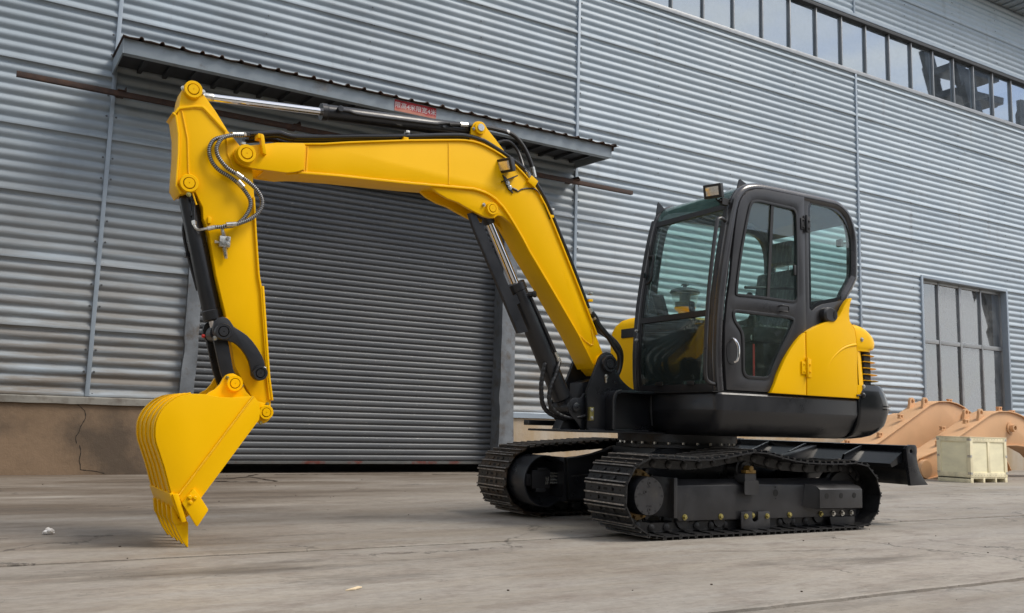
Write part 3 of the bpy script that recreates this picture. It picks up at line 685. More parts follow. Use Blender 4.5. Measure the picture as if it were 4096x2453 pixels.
s = MB(); s.add(vs, fs); s.build('roof_sheet', 'roof_rust', CP, smooth=False)
s = MB(); s.add([(8.153, cy0 - .05, 5.07), (8.25, cy0 - .05, 5.115), (8.25, YW - .04, 5.2), (8.153, YW - .04, 5.0), (8.156, cy0 - .05, 4.96), (8.156, YW - .04, 4.96)], [(0, 1, 2, 3), (0, 3, 5, 4)]); s.build('verge_flashing', 'roof_rust', CP, smooth=False)

# sign on the canopy
SG = thing('sign', 'small faded red sign with white lettering on the canopy edge', 'sign', (4.817, cy0 - .01, 4.868))
s = MB(); s.box(4.508, 5.127, cy0 - .006, cy0 - .0005, 4.868, 5.022); s.build('board', 'notice', SG)
def text(txt, loc, size, mt, parent, name='lettering', align='CENTER', ext=0.0006, sx=1.0):
    cu = D.curves.new(name, 'FONT'); cu.body = txt; cu.size = size; cu.align_x = align; cu.align_y = 'CENTER'; cu.extrude = ext
    cu.materials.append(MATS[mt])
    M = Matrix.Translation(loc) @ Matrix.Rotation(PI / 2, 4, 'X') @ Matrix.Diagonal((sx, 1, 1, 1))
    o = D.objects.new(name, cu); COL.objects.link(o)
    bpy.context.view_layer.update()
    me = D.meshes.new_from_object(o.evaluated_get(bpy.context.evaluated_depsgraph_get())); D.objects.remove(o)
    return link(name, me, parent, M)
text('限高4米限宽4米', (4.817, cy0 - .0075, 4.947), .088, 'label_white', SG)

# rusty rail over the door
RL = thing('steel_rail', 'rusty square steel rail fixed across the wall under the canopy', 'rail', (4.6, 11.55, 4.6))
s = MB(); s.box(.09, 9.11, 11.52, 11.58, 4.565, 4.628); s.build('bar', 'rust', RL, bevel=.004)
for x in (1.22, 3.4, 5.7, 7.98):
    s = MB(); s.box(x - .05, x + .05, 11.50, YW - .03, 4.629, 4.638); s.add([(x + .05, 11.50, 4.638), (x + .05, YW - .03, 4.638), (x + .05, YW - .03, 4.72), (x + .043, 11.50, 4.638), (x + .043, YW - .03, 4.638), (x + .043, YW - .03, 4.72), (x + .05, 11.56, 4.70), (x + .043, 11.56, 4.70)], [(0, 1, 2, 6), (3, 7, 5, 4), (0, 6, 7, 3), (6, 2, 5, 7)])
    s.build('bracket', 'rust', RL)

# ------------------------------------------------------------------ excavator
EX = thing('excavator', 'yellow and black crawler excavator with its bucket teeth resting on the concrete', 'excavator', (4.93, 5.66, 0))
YC = 5.655
# ---- arm (stick)
ARM_L = [(1.411, .933), (1.349, 1.04), (1.275, 1.344), (1.20, 1.585), (1.143, 1.83), (1.102, 1.922), (1.093, 1.992), (1.065, 2.041), (1.045, 2.079), (.965, 2.055), (.938, 2.10), (.937, 2.172), (.937, 2.296), (.929, 2.42), (.905, 2.531), (.912, 2.60)]
ARM_T = [(.918, 2.665), (.928, 2.71), (.945, 2.742), (.968, 2.758), (.990, 2.762), (1.012, 2.752), (1.034, 2.728), (1.05, 2.698), (1.133, 2.601), (1.209, 2.497), (1.275, 2.431)]
ARM_R = [(1.34, 2.36), (1.376, 2.283), (1.407, 2.048), (1.427, 1.868), (1.461, 1.614), (1.483, 1.521), (1.555, .98), (1.583, .84), (1.585, .76), (1.56, .725), (1.51, .725), (1.485, .76), (1.46, .86)]
s = MB(); s.prism(ARM_L + ARM_T + ARM_R, 5.566, 5.744)
arm = s.build('arm', 'yellow', EX, bevel=.006)
s = MB(); s.prism(strip([(1.400, 2.10), (1.427, 1.868), (1.461, 1.614), (1.483, 1.521), (1.555, .98), (1.579, .845)], 0, -.012, 0, 0), 5.552, 5.758); s.build('arm_flange', 'yellow', arm, bevel=.003)
s = MB(); s.prism([(1.478, 1.545), (1.491, 1.545), (1.566, .98), (1.594, .84), (1.582, .84), (1.552, .98)], 5.548, 5.762); s.build('doubler_plate', 'yellow', arm, bevel=.003)
s = MB(); s.prism(strip([(.965, 2.055), (.936, 2.10), (.935, 2.172), (.935, 2.296), (.927, 2.42), (.903, 2.531), (.880, 2.548)], 0, .012, 0, 0), 5.553, 5.757); s.build('back_plate', 'yellow', arm, bevel=.003)
s = MB(); s.prism([(.883, 2.54), (.905, 2.585), (1.0, 2.617), (1.05, 2.624), (1.07, 2.610), (1.135, 2.553), (1.20, 2.492), (1.19, 2.482), (1.125, 2.54), (1.062, 2.596), (1.045, 2.607), (1.0, 2.602), (.915, 2.572), (.895, 2.535)], 5.554, 5.756); s.build('gusset', 'yellow', arm, bevel=.004)
for y in (5.5635,):
    weld('weld_bead', xz([(.93, 2.565), (.975, 2.40), (.995, 2.2), (1.02, 2.09), (1.055, 2.0)], y), .005, 'yellow_weld', arm)
    weld('weld_bead', xz([(1.20, 2.47), (1.215, 2.35), (1.26, 2.26)], y), .004, 'yellow_weld', arm)
    weld('weld_bead', xz([(.92, 2.578), (1.0, 2.60), (1.048, 2.604), (1.068, 2.59), (1.13, 2.533), (1.195, 2.478)], 5.5645), .006, 'yellow_weld', arm)
boss('pin_boss', .983, 2.707, 5.566, .055, 'yellow', arm, .03); boss('pin_boss', 1.0, 2.122, 5.566, .056, 'yellow', arm, .03)
boss('pin_boss', 1.0, 2.122, 5.744, .056, 'yellow', arm, .03, dirn=1)
for x, z in ((.927, 2.708), (1.043, 2.71)): bolt(x, 5.56, z, .010, .012, 'zinc', arm)
bolt(1.002, 5.545, 2.052, .010, .012, 'zinc_yellow', arm)
s = MB(); s.box(1.125, 1.145, 5.545, 5.567, 1.895, 1.935); s.build('clip_block', 'yellow', arm, bevel=.003)
s = MB(); s.box(1.262, 1.28, 5.55, 5.6, 1.30, 1.33); s.build('clip_block', 'yellow', arm, bevel=.003)
# valve block and fittings
vb = MB(); vb.box(1.198, 1.262, 5.525, 5.5655, 1.757, 1.824); vo = vb.build('valve_block', 'zinc', arm, bevel=.003)
q = MB()
for x, z, r, h in ((1.245, 1.812, .012, .012), (1.248, 1.775, .012, .012)): q.rev((x, 5.525, z), (x, 5.4, z), [(0, r), (h, r), (h + .002, r * .8)], 12)
q.cyl((1.198, 5.545, 1.785), (1.182, 5.545, 1.785), .008, 6); q.cyl((1.182, 5.545, 1.785), (1.172, 5.545, 1.785), .011, 6)
q.cyl((1.225, 5.545, 1.824), (1.218, 5.545, 1.85), .013, 6); q.cyl((1.218, 5.545, 1.85), (1.212, 5.545, 1.868), .011, 10)
q.cyl((1.232, 5.545, 1.757), (1.238, 5.545, 1.735), .014, 6); q.cyl((1.238, 5.545, 1.735), (1.243, 5.545, 1.708), .012, 6); q.cyl((1.243, 5.545, 1.708), (1.248, 5.545, 1.69), .010, 6)
q.tube(catmull([(1.212, 5.54, 1.868), (1.209, 5.54, 1.884), (1.222, 5.53, 1.892), (1.262, 5.51, 1.898)], 5), .007, 8)
q.build('fitting', 'zinc', arm)
def spiral_hose(name, pts, y, r, parent, ya=None):
    P = resample(catmull([(x, y if ya is None else ya[i], z) for i, (x, z) in enumerate(pts)], 8), .0031)
    rr = [r if (i // 2) % 2 else r * .86 for i in range(len(P))]
    q = MB(); q.tube(P, r, 10, 0, rr, mi2=1); return q.build(name, ['coil', 'rubber'], parent, angle=60)
HA = [(1.293, 2.466), (1.215, 2.45), (1.165, 2.422), (1.143, 2.382), (1.137, 2.344), (1.157, 2.294), (1.212, 2.241), (1.284, 2.208), (1.347, 2.173), (1.403, 2.127), (1.434, 2.068), (1.42, 2.002), (1.37, 1.949), (1.295, 1.905), (1.262, 1.898)]
HB = [(1.225, 2.462), (1.136, 2.422), (1.105, 2.38), (1.099, 2.334), (1.12, 2.274), (1.166, 2.228), (1.237, 2.195), (1.292, 2.159), (1.339, 2.112), (1.368, 2.062), (1.363, 2.007), (1.332, 1.948), (1.282, 1.900), (1.22, 1.882), (1.156, 1.87)]
spiral_hose('hydraulic_hose', HA, 5.505, .0135, arm); spiral_hose('hydraulic_hose', HB, 5.53, .0135, arm)
q = MB(); q.tube(catmull([(1.156, 5.53, 1.87), (1.107, 5.54, 1.854), (1.075, 5.56, 1.849), (1.058, 5.575, 1.868), (1.054, 5.58, 1.892)], 6), .009, 10); q.cyl((1.165, 5.53, 1.872), (1.125, 5.535, 1.858), .014, 10); q.cyl((1.056, 5.58, 1.88), (1.050, 5.585, 1.905), .014, 6)
q.build('hose_fitting', 'zinc', arm)
for (x, z, dx, dz) in ((1.284, 2.209, .02, -.011), (1.295, 2.157, .018, -.016), (1.255, 1.897, .03, .006)):
    q = MB(); q.cyl((x - dx, 5.505, z - dz), (x + dx, 5.505, z + dz), .0155, 12); q.build('hose_sleeve', 'zinc', arm)

# ---- bucket cylinder
bc = part('bucket_cylinder', EX)
A = Vector((1.0, YC, 2.122)); B = Vector((1.246, YC, 1.236)); dv = (B - A).normalized()
q = MB(); q.rev(A + dv * .03, B, [(0, .035), (.03, .050), (.05, .056), (.74, .056), (.745, .060), (.80, .060), (.806, .05), (.81, .028)], 28); q.cyl(A + Vector((0, -.085, 0)), A + Vector((0, .085, 0)), .045, 24)
q.build('barrel', 'black_paint', bc)
q = MB(); q.cyl(A + dv * .80, B, .030, 20); q.build('rod', 'chrome', bc)
q = MB(); q.cyl(B + Vector((0, -.06, 0)), B + Vector((0, .06, 0)), .052, 24); q.build('rod_eye', 'black_paint', bc)
q = MB(); q.cyl((1.031, 5.60, 2.044), (1.031, 5.572, 2.044), .016, 12); q.tube([(1.031, 5.59, 2.044), (1.045, 5.586, 1.985), (1.054, 5.585, 1.90)], .011, 10); q.box(1.03, 1.052, 5.58, 5.60, 1.935, 1.965)
q.tube(catmull([(1.03, 5.72, 1.93), (1.019, 5.725, 1.886), (1.03, 5.73, 1.82), (1.056, 5.73, 1.729), (1.099, 5.725, 1.595), (1.13, 5.72, 1.5)], 6), .011, 10); q.box(1.04, 1.075, 5.70, 5.745, 1.70, 1.73)
q.build('port_pipe', 'black_paint', bc)
# ---- bucket linkage
GL = [(1.197, 1.297), (1.215, 1.318), (1.242, 1.328), (1.268, 1.322), (1.285, 1.309), (1.312, 1.272), (1.350, 1.252), (1.394, 1.226), (1.43, 1.192), (1.46, 1.156), (1.49, 1.112), (1.509, 1.072), (1.518, 1.03), (1.520, .99), (1.505, .962), (1.483, .955), (1.455, .965), (1.436, .985), (1.430, 1.02), (1.417, 1.067), (1.395, 1.105), (1.369, 1.138), (1.345, 1.16), (1.318, 1.178), (1.285, 1.186), (1.252, 1.186), (1.218, 1.195), (1.195, 1.225), (1.189, 1.26)]
lk = part('bucket_linkage', EX)
for y0, y1 in ((5.500, 5.532), (5.778, 5.81)):
    q = MB(); q.prism(GL, y0, y1); q.build('guide_link', 'black_paint', lk, bevel=.004)
boss('pin_boss', 1.246, 1.236, 5.500, .050, 'black_paint', lk, .035); boss('pin_boss', 1.483, 1.0, 5.500, .045, 'black_paint', lk, .025)
q = MB(); q.cyl((1.483, 5.532, 1.0), (1.483, 5.778, 1.0), .035, 20); q.build('link_pin', 'black_paint', lk)
for y0, y1 in ((5.545, 5.575), (5.735, 5.765)):
    q = MB(); q.prism([(1.205, 1.20), (1.288, 1.21), (1.335, 1.02), (1.375, .94), (1.34, .89), (1.298, .92), (1.262, 1.0)], y0, y1); q.build('push_link', 'black_paint', lk, bevel=.004)
for x, z in ((1.205, 1.196), (1.508, 1.03)): bolt(x, 5.495, z, .010, .014, 'zinc', lk)
q = MB(); q.ico((1.166, 5.64, 1.215), .012, 6); q.build('grease_cap', 'red_strap', lk)

# ---- bucket
BN, BFY = 5.33, 5.98
def wrapper(pts, th): return strip(pts, 0, th, 0, 0)
BACK = [(1.395, .856), (1.30, .844), (1.22, .843), (1.14, .857), (1.06, .857), (1.012, .846), (.976, .828), (.948, .806), (.925, .781), (.905, .753), (.892, .724), (.882, .69), (.881, .657), (.884, .615), (.892, .579), (.944, .446), (.992, .297), (1.066, .150)]
SIDE = BACK + [(1.085, .172), (1.117, .222), (1.152, .277), (1.449, .721), (1.452, .775), (1.436, .827), (1.415, .852)]
s = MB(); s.prism(strip(BACK, 0, .016, 0, 0), BN + .004, BFY - .004); bucket = s.build('bucket', 'yellow', EX, bevel=.002)
for y0, y1 in ((BN - .001, BN + .019), (BFY - .019, BFY + .001)):
    q = MB(); q.prism(SIDE, y0, y1); q.build('side_plate', 'yellow', bucket, bevel=.004)
    q = MB(); ya, yb = (y0 - .010, y0 - .0005) if y0 < YC else (y1 + .0005, y1 + .010)
    q.prism([(1.412, .853), (1.437, .826), (1.453, .775), (1.450, .721), (1.153, .277), (1.118, .222), (1.087, .173), (1.03, .288)], ya, yb); q.build('side_edge_plate', 'yellow', bucket, bevel=.002)
    weld('weld_bead', [(1.407, ya, .856), (1.03, ya, .292)] if y0 < YC else [(1.407, yb, .856), (1.03, yb, .292)], .006, 'yellow_weld', bucket)
    q = MB(); ya, yb = (y0 - .032, y0 - .0105) if y0 < YC else (y1 + .0105, y1 + .032)
    q.prism([(1.103, .330), (1.147, .276), (1.189, .215), (1.190, .205), (1.139, .120), (1.131, .122), (1.046, .250)], ya, yb); sc = q.build('side_cutter', 'yellow', bucket, bevel=.008)
    if y0 < YC:
        for x, z in ((1.083, .284), (1.112, .279), (1.090, .254)): bolt(x, ya, z, .010, .012, 'yellow', bucket)
outb = [(1.06, .857), (1.012, .846), (.976, .828), (.948, .806), (.925, .781), (.905, .753), (.892, .724), (.882, .69), (.881, .657), (.884, .615), (.892, .579), (.944, .446), (.990, .305)]
for k in range(5):
    yc = BN + .03 + k * (BFY - BN - .06) / 4
    q = MB(); q.prism(strip(outb, 0, -.008, 0, 0), yc - .020, yc + .020); q.build('wear_strip', 'yellow', bucket, bevel=.003)
q = MB(); q.prism([(.980, .300), (.996, .308), (1.078, .148), (1.062, .138), (1.012, .222)], BN - .012, BFY + .012); q.build('cutting_lip', 'yellow', bucket, bevel=.003)
q = MB(); q.prism([(.992, .300), (1.024, .302), (1.078, .150), (1.055, .142)], BN - .026, BN - .0125); q.build('lip_corner', 'yellow', bucket, bevel=.004)
s = MB()
s.prism([(1.000, .228), (1.024, .216), (1.044, .16), (1.085, .165), (1.094, .138), (1.028, .123), (1.012, .15)], -.022, .022); ad = s.data('tooth_adapter', 'yellow', bevel=.006)
s = MB()
a = [(1.028, -.023, .124), (1.028, .023, .124), (1.097, .023, .140), (1.097, -.023, .140)]; c = [(1.045, -.021, .09), (1.045, .021, .09), (1.101, .021, .09), (1.101, -.021, .09)]
d_ = [(1.066, -.020, .05), (1.066, .020, .05), (1.104, .020, .05), (1.104, -.020, .05)]; e = [(1.100, -.018, .002), (1.100, .018, .002), (1.108, .018, .002), (1.108, -.018, .002)]
s.loft([a, c, d_, e]); tooth_me = s.data('tooth', 'yellow', bevel=.003)
for k in range(5):
    y = 5.372 + k * .143
    link('tooth_adapter', ad, bucket, Matrix.Translation((0, y, 0))); link('tooth', tooth_me, bucket, Matrix.Translation((0, y, 0)))
    q = MB(); q.rev((1.075, y - .0215, .112), (1.075, y - 1, .112), [(0, .009), (.004, .009), (.005, .004)], 10); q.build('tooth_pin', 'yellow', bucket)
EAR = [(1.17, .845), (1.20, .875), (1.231, .893), (1.258, .925), (1.275, .961), (1.290, .98), (1.308, .989), (1.33, .992), (1.350, .984), (1.37, .968), (1.383, .954), (1.397, .913), (1.415, .885), (1.443, .859), (1.488, .831), (1.538, .820), (1.560, .812), (1.578, .79), (1.582, .766), (1.578, .745), (1.568, .723), (1.55, .705), (1.533, .697), (1.50, .70), (1.46, .75), (1.44, .80), (1.40, .835)]
for y0, y1 in ((5.515, 5.547), (5.763, 5.795)):
    q = MB(); q.prism(EAR, y0, y1); q.build('bucket_ear', 'yellow', bucket, bevel=.003)
boss('pin_boss', 1.338, .932, 5.515, .048, 'yellow', bucket, .03); boss('pin_boss', 1.537, .765, 5.515, .044, 'yellow', bucket, .03)
q = MB(); q.cyl((1.338, 5.54, .932), (1.338, 5.77, .932), .03, 16); q.cyl((1.537, 5.54, .765), (1.537, 5.77, .765), .03, 16); q.build('hinge_pin', 'grey_paint', bucket)
for x, z in ((1.295, .964), (1.384, .921), (1.511, .70), (1.545, .815)): bolt(x, 5.51, z, .008, .012, 'zinc_yellow', bucket)

# ---- boom
BT = [(1.66, 2.483), (1.822, 2.515), (1.988, 2.556), (2.2, 2.603), (2.405, 2.649), (2.673, 2.702), (2.796, 2.726), (2.86, 2.736), (2.92, 2.739), (2.97, 2.736), (3.03, 2.725), (3.095, 2.706), (3.15, 2.686), (3.199, 2.664), (3.284, 2.622), (3.359, 2.569), (3.435, 2.503), (3.496, 2.437), (3.546, 2.368), (3.592, 2.29), (3.637, 2.208), (3.668, 2.15), (3.774, 1.95), (3.863, 1.78), (3.953, 1.60), (4.044, 1.425), (4.125, 1.27)]
BB = [(4.04, 1.175), (3.942, 1.326), (3.871, 1.433), (3.749, 1.592), (3.578, 1.813), (3.426, 2.005), (3.373, 2.085), (3.297, 2.185), (3.244, 2.25), (3.19, 2.308), (3.128, 2.355), (3.08, 2.378), (3.036, 2.39), (2.99, 2.398), (2.936, 2.402), (2.714, 2.384), (2.436, 2.361), (2.171, 2.344), (1.916, 2.329), (1.66, 2.305)]
s = MB(); s.prism(BT + BB, 5.552, 5.758)
boom = s.build('boom', 'yellow', EX, bevel=.004)
s = MB(); s.prism(strip(BT[:-1], 0, .012, 0, 0), 5.538, 5.772); s.build('top_flange', 'yellow', boom, bevel=.003)
s = MB(); s.prism(strip(BB, 0, .012, 0, 0), 5.538, 5.772); s.build('bottom_flange', 'yellow', boom, bevel=.003)
# boom tip fork
TIP = [(1.578, 2.279), (1.365, 2.272), (1.32, 2.276), (1.285, 2.287), (1.262, 2.305), (1.250, 2.335), (1.252, 2.37), (1.268, 2.395), (1.295, 2.41), (1.335, 2.412), (1.391, 2.43), (1.507, 2.464), (1.67, 2.492), (1.69, 2.48), (1.69, 2.32), (1.64, 2.295)]
for y0, y1 in ((5.516, 5.5515), (5.7585, 5.794)):
    q = MB(); q.prism(TIP, y0, y1); q.build('fork_plate', 'yellow', boom, bevel=.004)
q = MB(); q.prism([(1.45, 2.28), (1.45, 2.292), (1.69, 2.32), (1.69, 2.296), (1.6, 2.278)], 5.5516, 5.7584); q.build('fork_web', 'yellow', boom)
boss('pin_boss', 1.314, 2.348, 5.516, .058, 'yellow', boom, .04); boss('pin_boss', 1.314, 2.348, 5.794, .058, 'yellow', boom, .04, dirn=1)
weld('weld_bead', xz([(1.70, 2.485), (1.70, 2.315)], 5.545), .006, 'yellow_weld', boom); weld('weld_bead', xz([(1.715, 2.487), (1.715, 2.313)], 5.548), .006, 'yellow_weld', boom)
weld('weld_bead', xz([(2.73, 2.705), (2.745, 2.40)], 5.552), .0045, 'yellow_weld', boom)
weld('weld_bead', xz(BB[3:], 5.543), .0045, 'yellow_weld', boom)
weld('weld_bead', xz([(3.88, 1.42), (3.95, 1.37), (4.0, 1.345), (4.02, 1.355), (4.02, 1.40), (4.0, 1.47)], 5.551), .006, 'yellow_weld', boom)
# cylinder lug under the bend
BRK = [(2.60, 2.366), (2.66, 2.33), (2.74, 2.30), (2.83, 2.283), (2.92, 2.25), (2.985, 2.228), (3.04, 2.212), (3.085, 2.207), (3.125, 2.213), (3.155, 2.236), (3.19, 2.236), (3.23, 2.215), (3.27, 2.19), (3.33, 2.13), (3.34, 2.15), (3.25, 2.26), (3.19, 2.318), (3.1, 2.37), (2.94, 2.41)]
for y0, y1 in ((5.556, 5.586), (5.724, 5.754)):
    q = MB(); q.prism(BRK, y0, y1); q.build('cylinder_lug', 'yellow', boom, bevel=.003)
boss('pin_boss', 3.095, 2.275, 5.556, .047, 'yellow', boom, .025); bolt(3.03, 5.55, 2.295, .009, .014, 'zinc', boom)
# arm cylinder lug on top
LUG = [(2.915, 2.73), (2.925, 2.86), (2.937, 2.888), (2.955, 2.908), (2.983, 2.918), (3.012, 2.914), (3.035, 2.898), (3.055, 2.872), (3.123, 2.81), (3.20, 2.735), (3.20, 2.65), (2.95, 2.65)]
for y0, y1 in ((5.575, 5.60), (5.71, 5.735)):
    q = MB(); q.prism(LUG, y0, y1); q.build('arm_cylinder_lug', 'yellow', boom, bevel=.003)
q = MB(); q.rev((2.985, 5.58, 2.862), (2.985, 5, 2.862), [(0, .046), (.03, .045), (.032, .036)], 24); q.build('pin_boss', 'yellow', boom)
q = MB(); q.cyl((2.985, 5.56, 2.862), (2.985, 5.541, 2.862), .026, 20); q.build('pin_end', 'zinc', boom); bolt(2.94, 5.57, 2.85, .009, .014, 'zinc', boom)
boss('foot_boss', 4.105, 1.206, 5.552, .075, 'yellow', boom, .02)
q = MB(); q.prism([(4.02, 1.19), (4.10, 1.12), (4.18, 1.16), (4.185, 1.22), (4.12, 1.28)], 5.56, 5.75); q.build('boom_foot', 'yellow', boom, bevel=.004)
# clamp, clips
q = MB(); q.obox((1.412, 5.50, 2.425), (.012, 0, -.003), (0, .022, 0), (-.012, 0, .06)); q.box(1.375, 1.408, 5.48, 5.56, 2.462, 2.49); q.build('pipe_bracket', 'yellow', boom, bevel=.003)
for x, z in ((2.40, 2.678), (3.612, 2.305), (3.985, 1.70)):
    q = MB(); q.obox((x, 5.56, z - .012), (.018, 0, 0), (0, .02, 0), (0, 0, .010)); q.build('clip_block', 'yellow', boom, bevel=.002)
    q = MB(); q.obox((x + .02, 5.58, z + .045), (.014, 0, 0), (0, .02, 0), (0, 0, .010)); q.build('pipe_clamp', 'zinc', boom, bevel=.002)
q = MB(); q.box(1.392, 1.412, 5.57, 5.6, 2.505, 2.52); q.box(1.30, 1.325, 5.57, 5.6, 2.43, 2.445); q.build('pipe_clamp', 'zinc', boom)
# pipes along the boom
PIPE = [(1.345, 2.502), (1.40, 2.516), (1.522, 2.545), (1.57, 2.542), (1.621, 2.540), (1.70, 2.552), (1.837, 2.579), (2.1, 2.633), (2.419, 2.695), (2.70, 2.756), (2.813, 2.778), (2.87, 2.785), (2.931, 2.786), (2.99, 2.780), (3.052, 2.768), (3.219, 2.702), (3.378, 2.625), (3.45, 2.565), (3.50, 2.51), (3.56, 2.435), (3.61, 2.355), (3.66, 2.26), (3.73, 2.13), (3.83, 1.94), (3.92, 1.76), (4.0, 1.60)]
for y, dz in ((5.570, 0), (5.610, -.010), (5.655, .004), (5.70, -.010), (5.74, -.002)):
    q = MB(); q.tube(catmull([(x, y, z + dz) for x, z in PIPE], 5), .0155, 10); q.build('hydraulic_pipe', 'gloss_black', boom)
q = MB(); q.cyl((1.345, 5.575, 2.502), (1.315, 5.56, 2.492), .018, 6); q.build('pipe_nut', 'black_paint', boom)
q = MB(); q.cyl((1.315, 5.56, 2.492), (1.295, 5.55, 2.484), .016, 6); q.cyl((1.295, 5.55, 2.484), (1.225, 5.52, 2.462), .0165, 12); q.build('pipe_coupling', 'zinc', boom)
HF = [(4.0, 1.60), (4.04, 1.565), (4.11, 1.515), (4.22, 1.455), (4.315, 1.39), (4.37, 1.315), (4.37, 1.22), (4.325, 1.14), (4.26, 1.07)]
for k, (y, dx, dz) in enumerate(((5.56, -.09, -.035), (5.60, -.055, -.02), (5.645, -.02, -.005), (5.69, .02, .01), (5.735, .04, .02))):
    P = [(x + dx * min(1, max(0, (i - 1) / 3)), y, z + dz * min(1, max(0, (i - 1) / 3))) for i, (x, z) in enumerate(HF)]
    q = MB(); q.tube(catmull(P, 6), .0205, 10); q.build('hydraulic_hose', 'rubber', boom)
    q = MB(); q.cyl((3.985, y, 1.632), (4.005, y, 1.59), .0195, 8); q.cyl((4.03, y, 1.568), (4.05, y, 1.55), .0195, 10); q.build('hose_fitting', 'zinc', boom)
q = MB(); q.tube(catmull([(2.752, 5.60, 2.853), (2.829, 5.60, 2.868), (2.938, 5.60, 2.880), (3.03, 5.60, 2.889), (3.12, 5.60, 2.894), (3.266, 5.60, 2.885), (3.34, 5.60, 2.845), (3.40, 5.60, 2.78), (3.45, 5.6, 2.69), (3.477, 5.60, 2.61), (3.50, 5.60, 2.53)], 6), .0165, 10); q.build('hydraulic_hose', 'rubber', boom)
q = MB(); q.cyl((2.84, 5.6, 2.869), (2.90, 5.6, 2.877), .020, 8); q.cyl((3.462, 5.6, 2.66), (3.485, 5.6, 2.585), .020, 10); q.build('hose_fitting', 'zinc', boom)
q = MB(); q.cyl((3.225, 5.6, 2.893), (3.25, 5.6, 2.889), .0172, 12); q.build('hose_band', 'label_white', boom)
q = MB(); q.tube(catmull([(3.166, 5.62, 2.80), (3.22, 5.62, 2.825), (3.28, 5.62, 2.823), (3.34, 5.62, 2.775), (3.365, 5.60, 2.70), (3.375, 5.57, 2.62), (3.40, 5.55, 2.585)], 6), .012, 10); q.build('hydraulic_hose', 'rubber', boom)
q = MB(); q.cyl((3.39, 5.548, 2.60), (3.415, 5.545, 2.555), .014, 6); q.build('hose_fitting', 'zinc', boom)
q = MB(); q.obox((3.43, 5.545, 2.53), (.03, 0, -.018), (0, .018, 0), (.016, 0, .026)); q.build('clip_block', 'yellow', boom, bevel=.003)
# work lamp on the boom
def lamp(name, c, parent, yaw, pitch, sx=.075, sz=.055):
    M = Matrix.Translation(c) @ Matrix.Rotation(yaw, 4, 'Z') @ Matrix.Rotation(pitch, 4, 'Y')
    q = MB()
    q.loft([[(-.03, -sx, -sz), (-.03, sx, -sz), (-.03, sx, sz), (-.03, -sx, sz)], [(.01, -sx, -sz), (.01, sx, -sz), (.01, sx, sz), (.01, -sx, sz)], [(.055, -sx * .6, -sz * .6), (.055, sx * .6, -sz * .6), (.055, sx * .6, sz * .6), (.055, -sx * .6, sz * .6)]])
    q.v = [tuple(M @ Vector(v)) for v in q.v]; o = q.build(name, 'plastic', parent, bevel=.008)
    q = MB(); q.box(-.0315, -.0305, -sx * .70, sx * .70, -sz * .62, sz * .62); q.v = [tuple(M @ Vector(v)) for v in q.v]; q.build('lamp_lens', 'lens', parent, bevel=.001)
    return o
lamp('work_lamp', (3.192, 5.52, 2.61), boom, math.radians(24), math.radians(-22), .066, .052)
q = MB(); q.obox((3.225, 5.53, 2.515), (.055, 0, .028), (0, .03, 0), (-.002, 0, .004)); q.obox((3.215, 5.545, 2.485), (.018, 0, -.01), (0, .005, 0), (-.022, 0, .045)); q.build('lamp_bracket', 'plastic', boom)
q = MB(); q.obox((3.225, 5.545, 2.475), (.02, 0, -.012), (0, .004, 0), (-.025, 0, .05)); q.build('lamp_bracket_plate', 'plastic', boom)
for x, z in ((3.218, 2.485), (3.238, 2.455)): bolt(x, 5.54, z, .012, .012, 'zinc', boom)
q = MB(); q.tube(catmull([(3.252, 5.545, 2.455), (3.29, 5.545, 2.445), (3.315, 5.548, 2.44), (3.35, 5.548, 2.462), (3.42, 5.548, 2.478), (3.47, 5.54, 2.47), (3.53, 5.545, 2.40), (3.60, 5.55, 2.27)], 6), .005, 8); q.cyl((3.265, 5.545, 2.452), (3.30, 5.545, 2.443), .009, 8); q.build('lamp_cable', 'rubber', boom)

# ---- arm cylinder
ac = part('arm_cylinder', EX)
A = Vector((.983, YC, 2.707)); B = Vector((2.985, YC, 2.862)); dv = (B - A).normalized()
q = MB(); q.cyl(A + dv * .03, A + dv * .92, .0255, 24); q.build('rod', 'chrome', ac)
q = MB(); q.rev(A + dv * .08, A + dv, [(0, .026), (.003, .027), (.06, .027), (.063, .026)], 24); q.cyl(A + Vector((0, -.085, 0)), A + Vector((0, .085, 0)), .045, 24); q.rev(A, A + dv, [(.02, .03), (.085, .027)], 20); q.build('rod_eye', 'zinc', ac)
q = MB(); q.rev(A + dv * .845, B, [(0, .030), (0, .056), (.035, .058), (.04, .054), (1.09, .054), (1.11, .045), (1.125, .030)], 32); q.build('barrel', 'black_paint', ac)
q = MB(); q.rev(A + dv * .843, B, [(0, .028), (0, .0575), (.030, .0585), (.034, .055)], 32); q.build('gland', 'grey_paint', ac)
q = MB(); q.cyl(B + Vector((0, -.05, 0)), B + Vector((0, .05, 0)), .045, 24); q.build('barrel_eye', 'black_paint', ac)
q = MB(); q.rev((1.93, 5.625, 2.788), (1.93, 5.2, 2.80), [(0, .018), (.035, .018), (.045, .022), (.06, .022), (.063, .018)], 14)
q.tube(catmull([(1.94, 5.60, 2.79), (2.0, 5.598, 2.795), (2.07, 5.60, 2.789), (2.3, 5.60, 2.806), (2.613, 5.60, 2.832), (2.68, 5.60, 2.845), (2.74, 5.60, 2.860), (2.834, 5.60, 2.868)], 5), .0115, 10); q.box(2.70, 2.72, 5.59, 5.66, 2.82, 2.835); q.build('port_pipe', 'black_paint', ac)

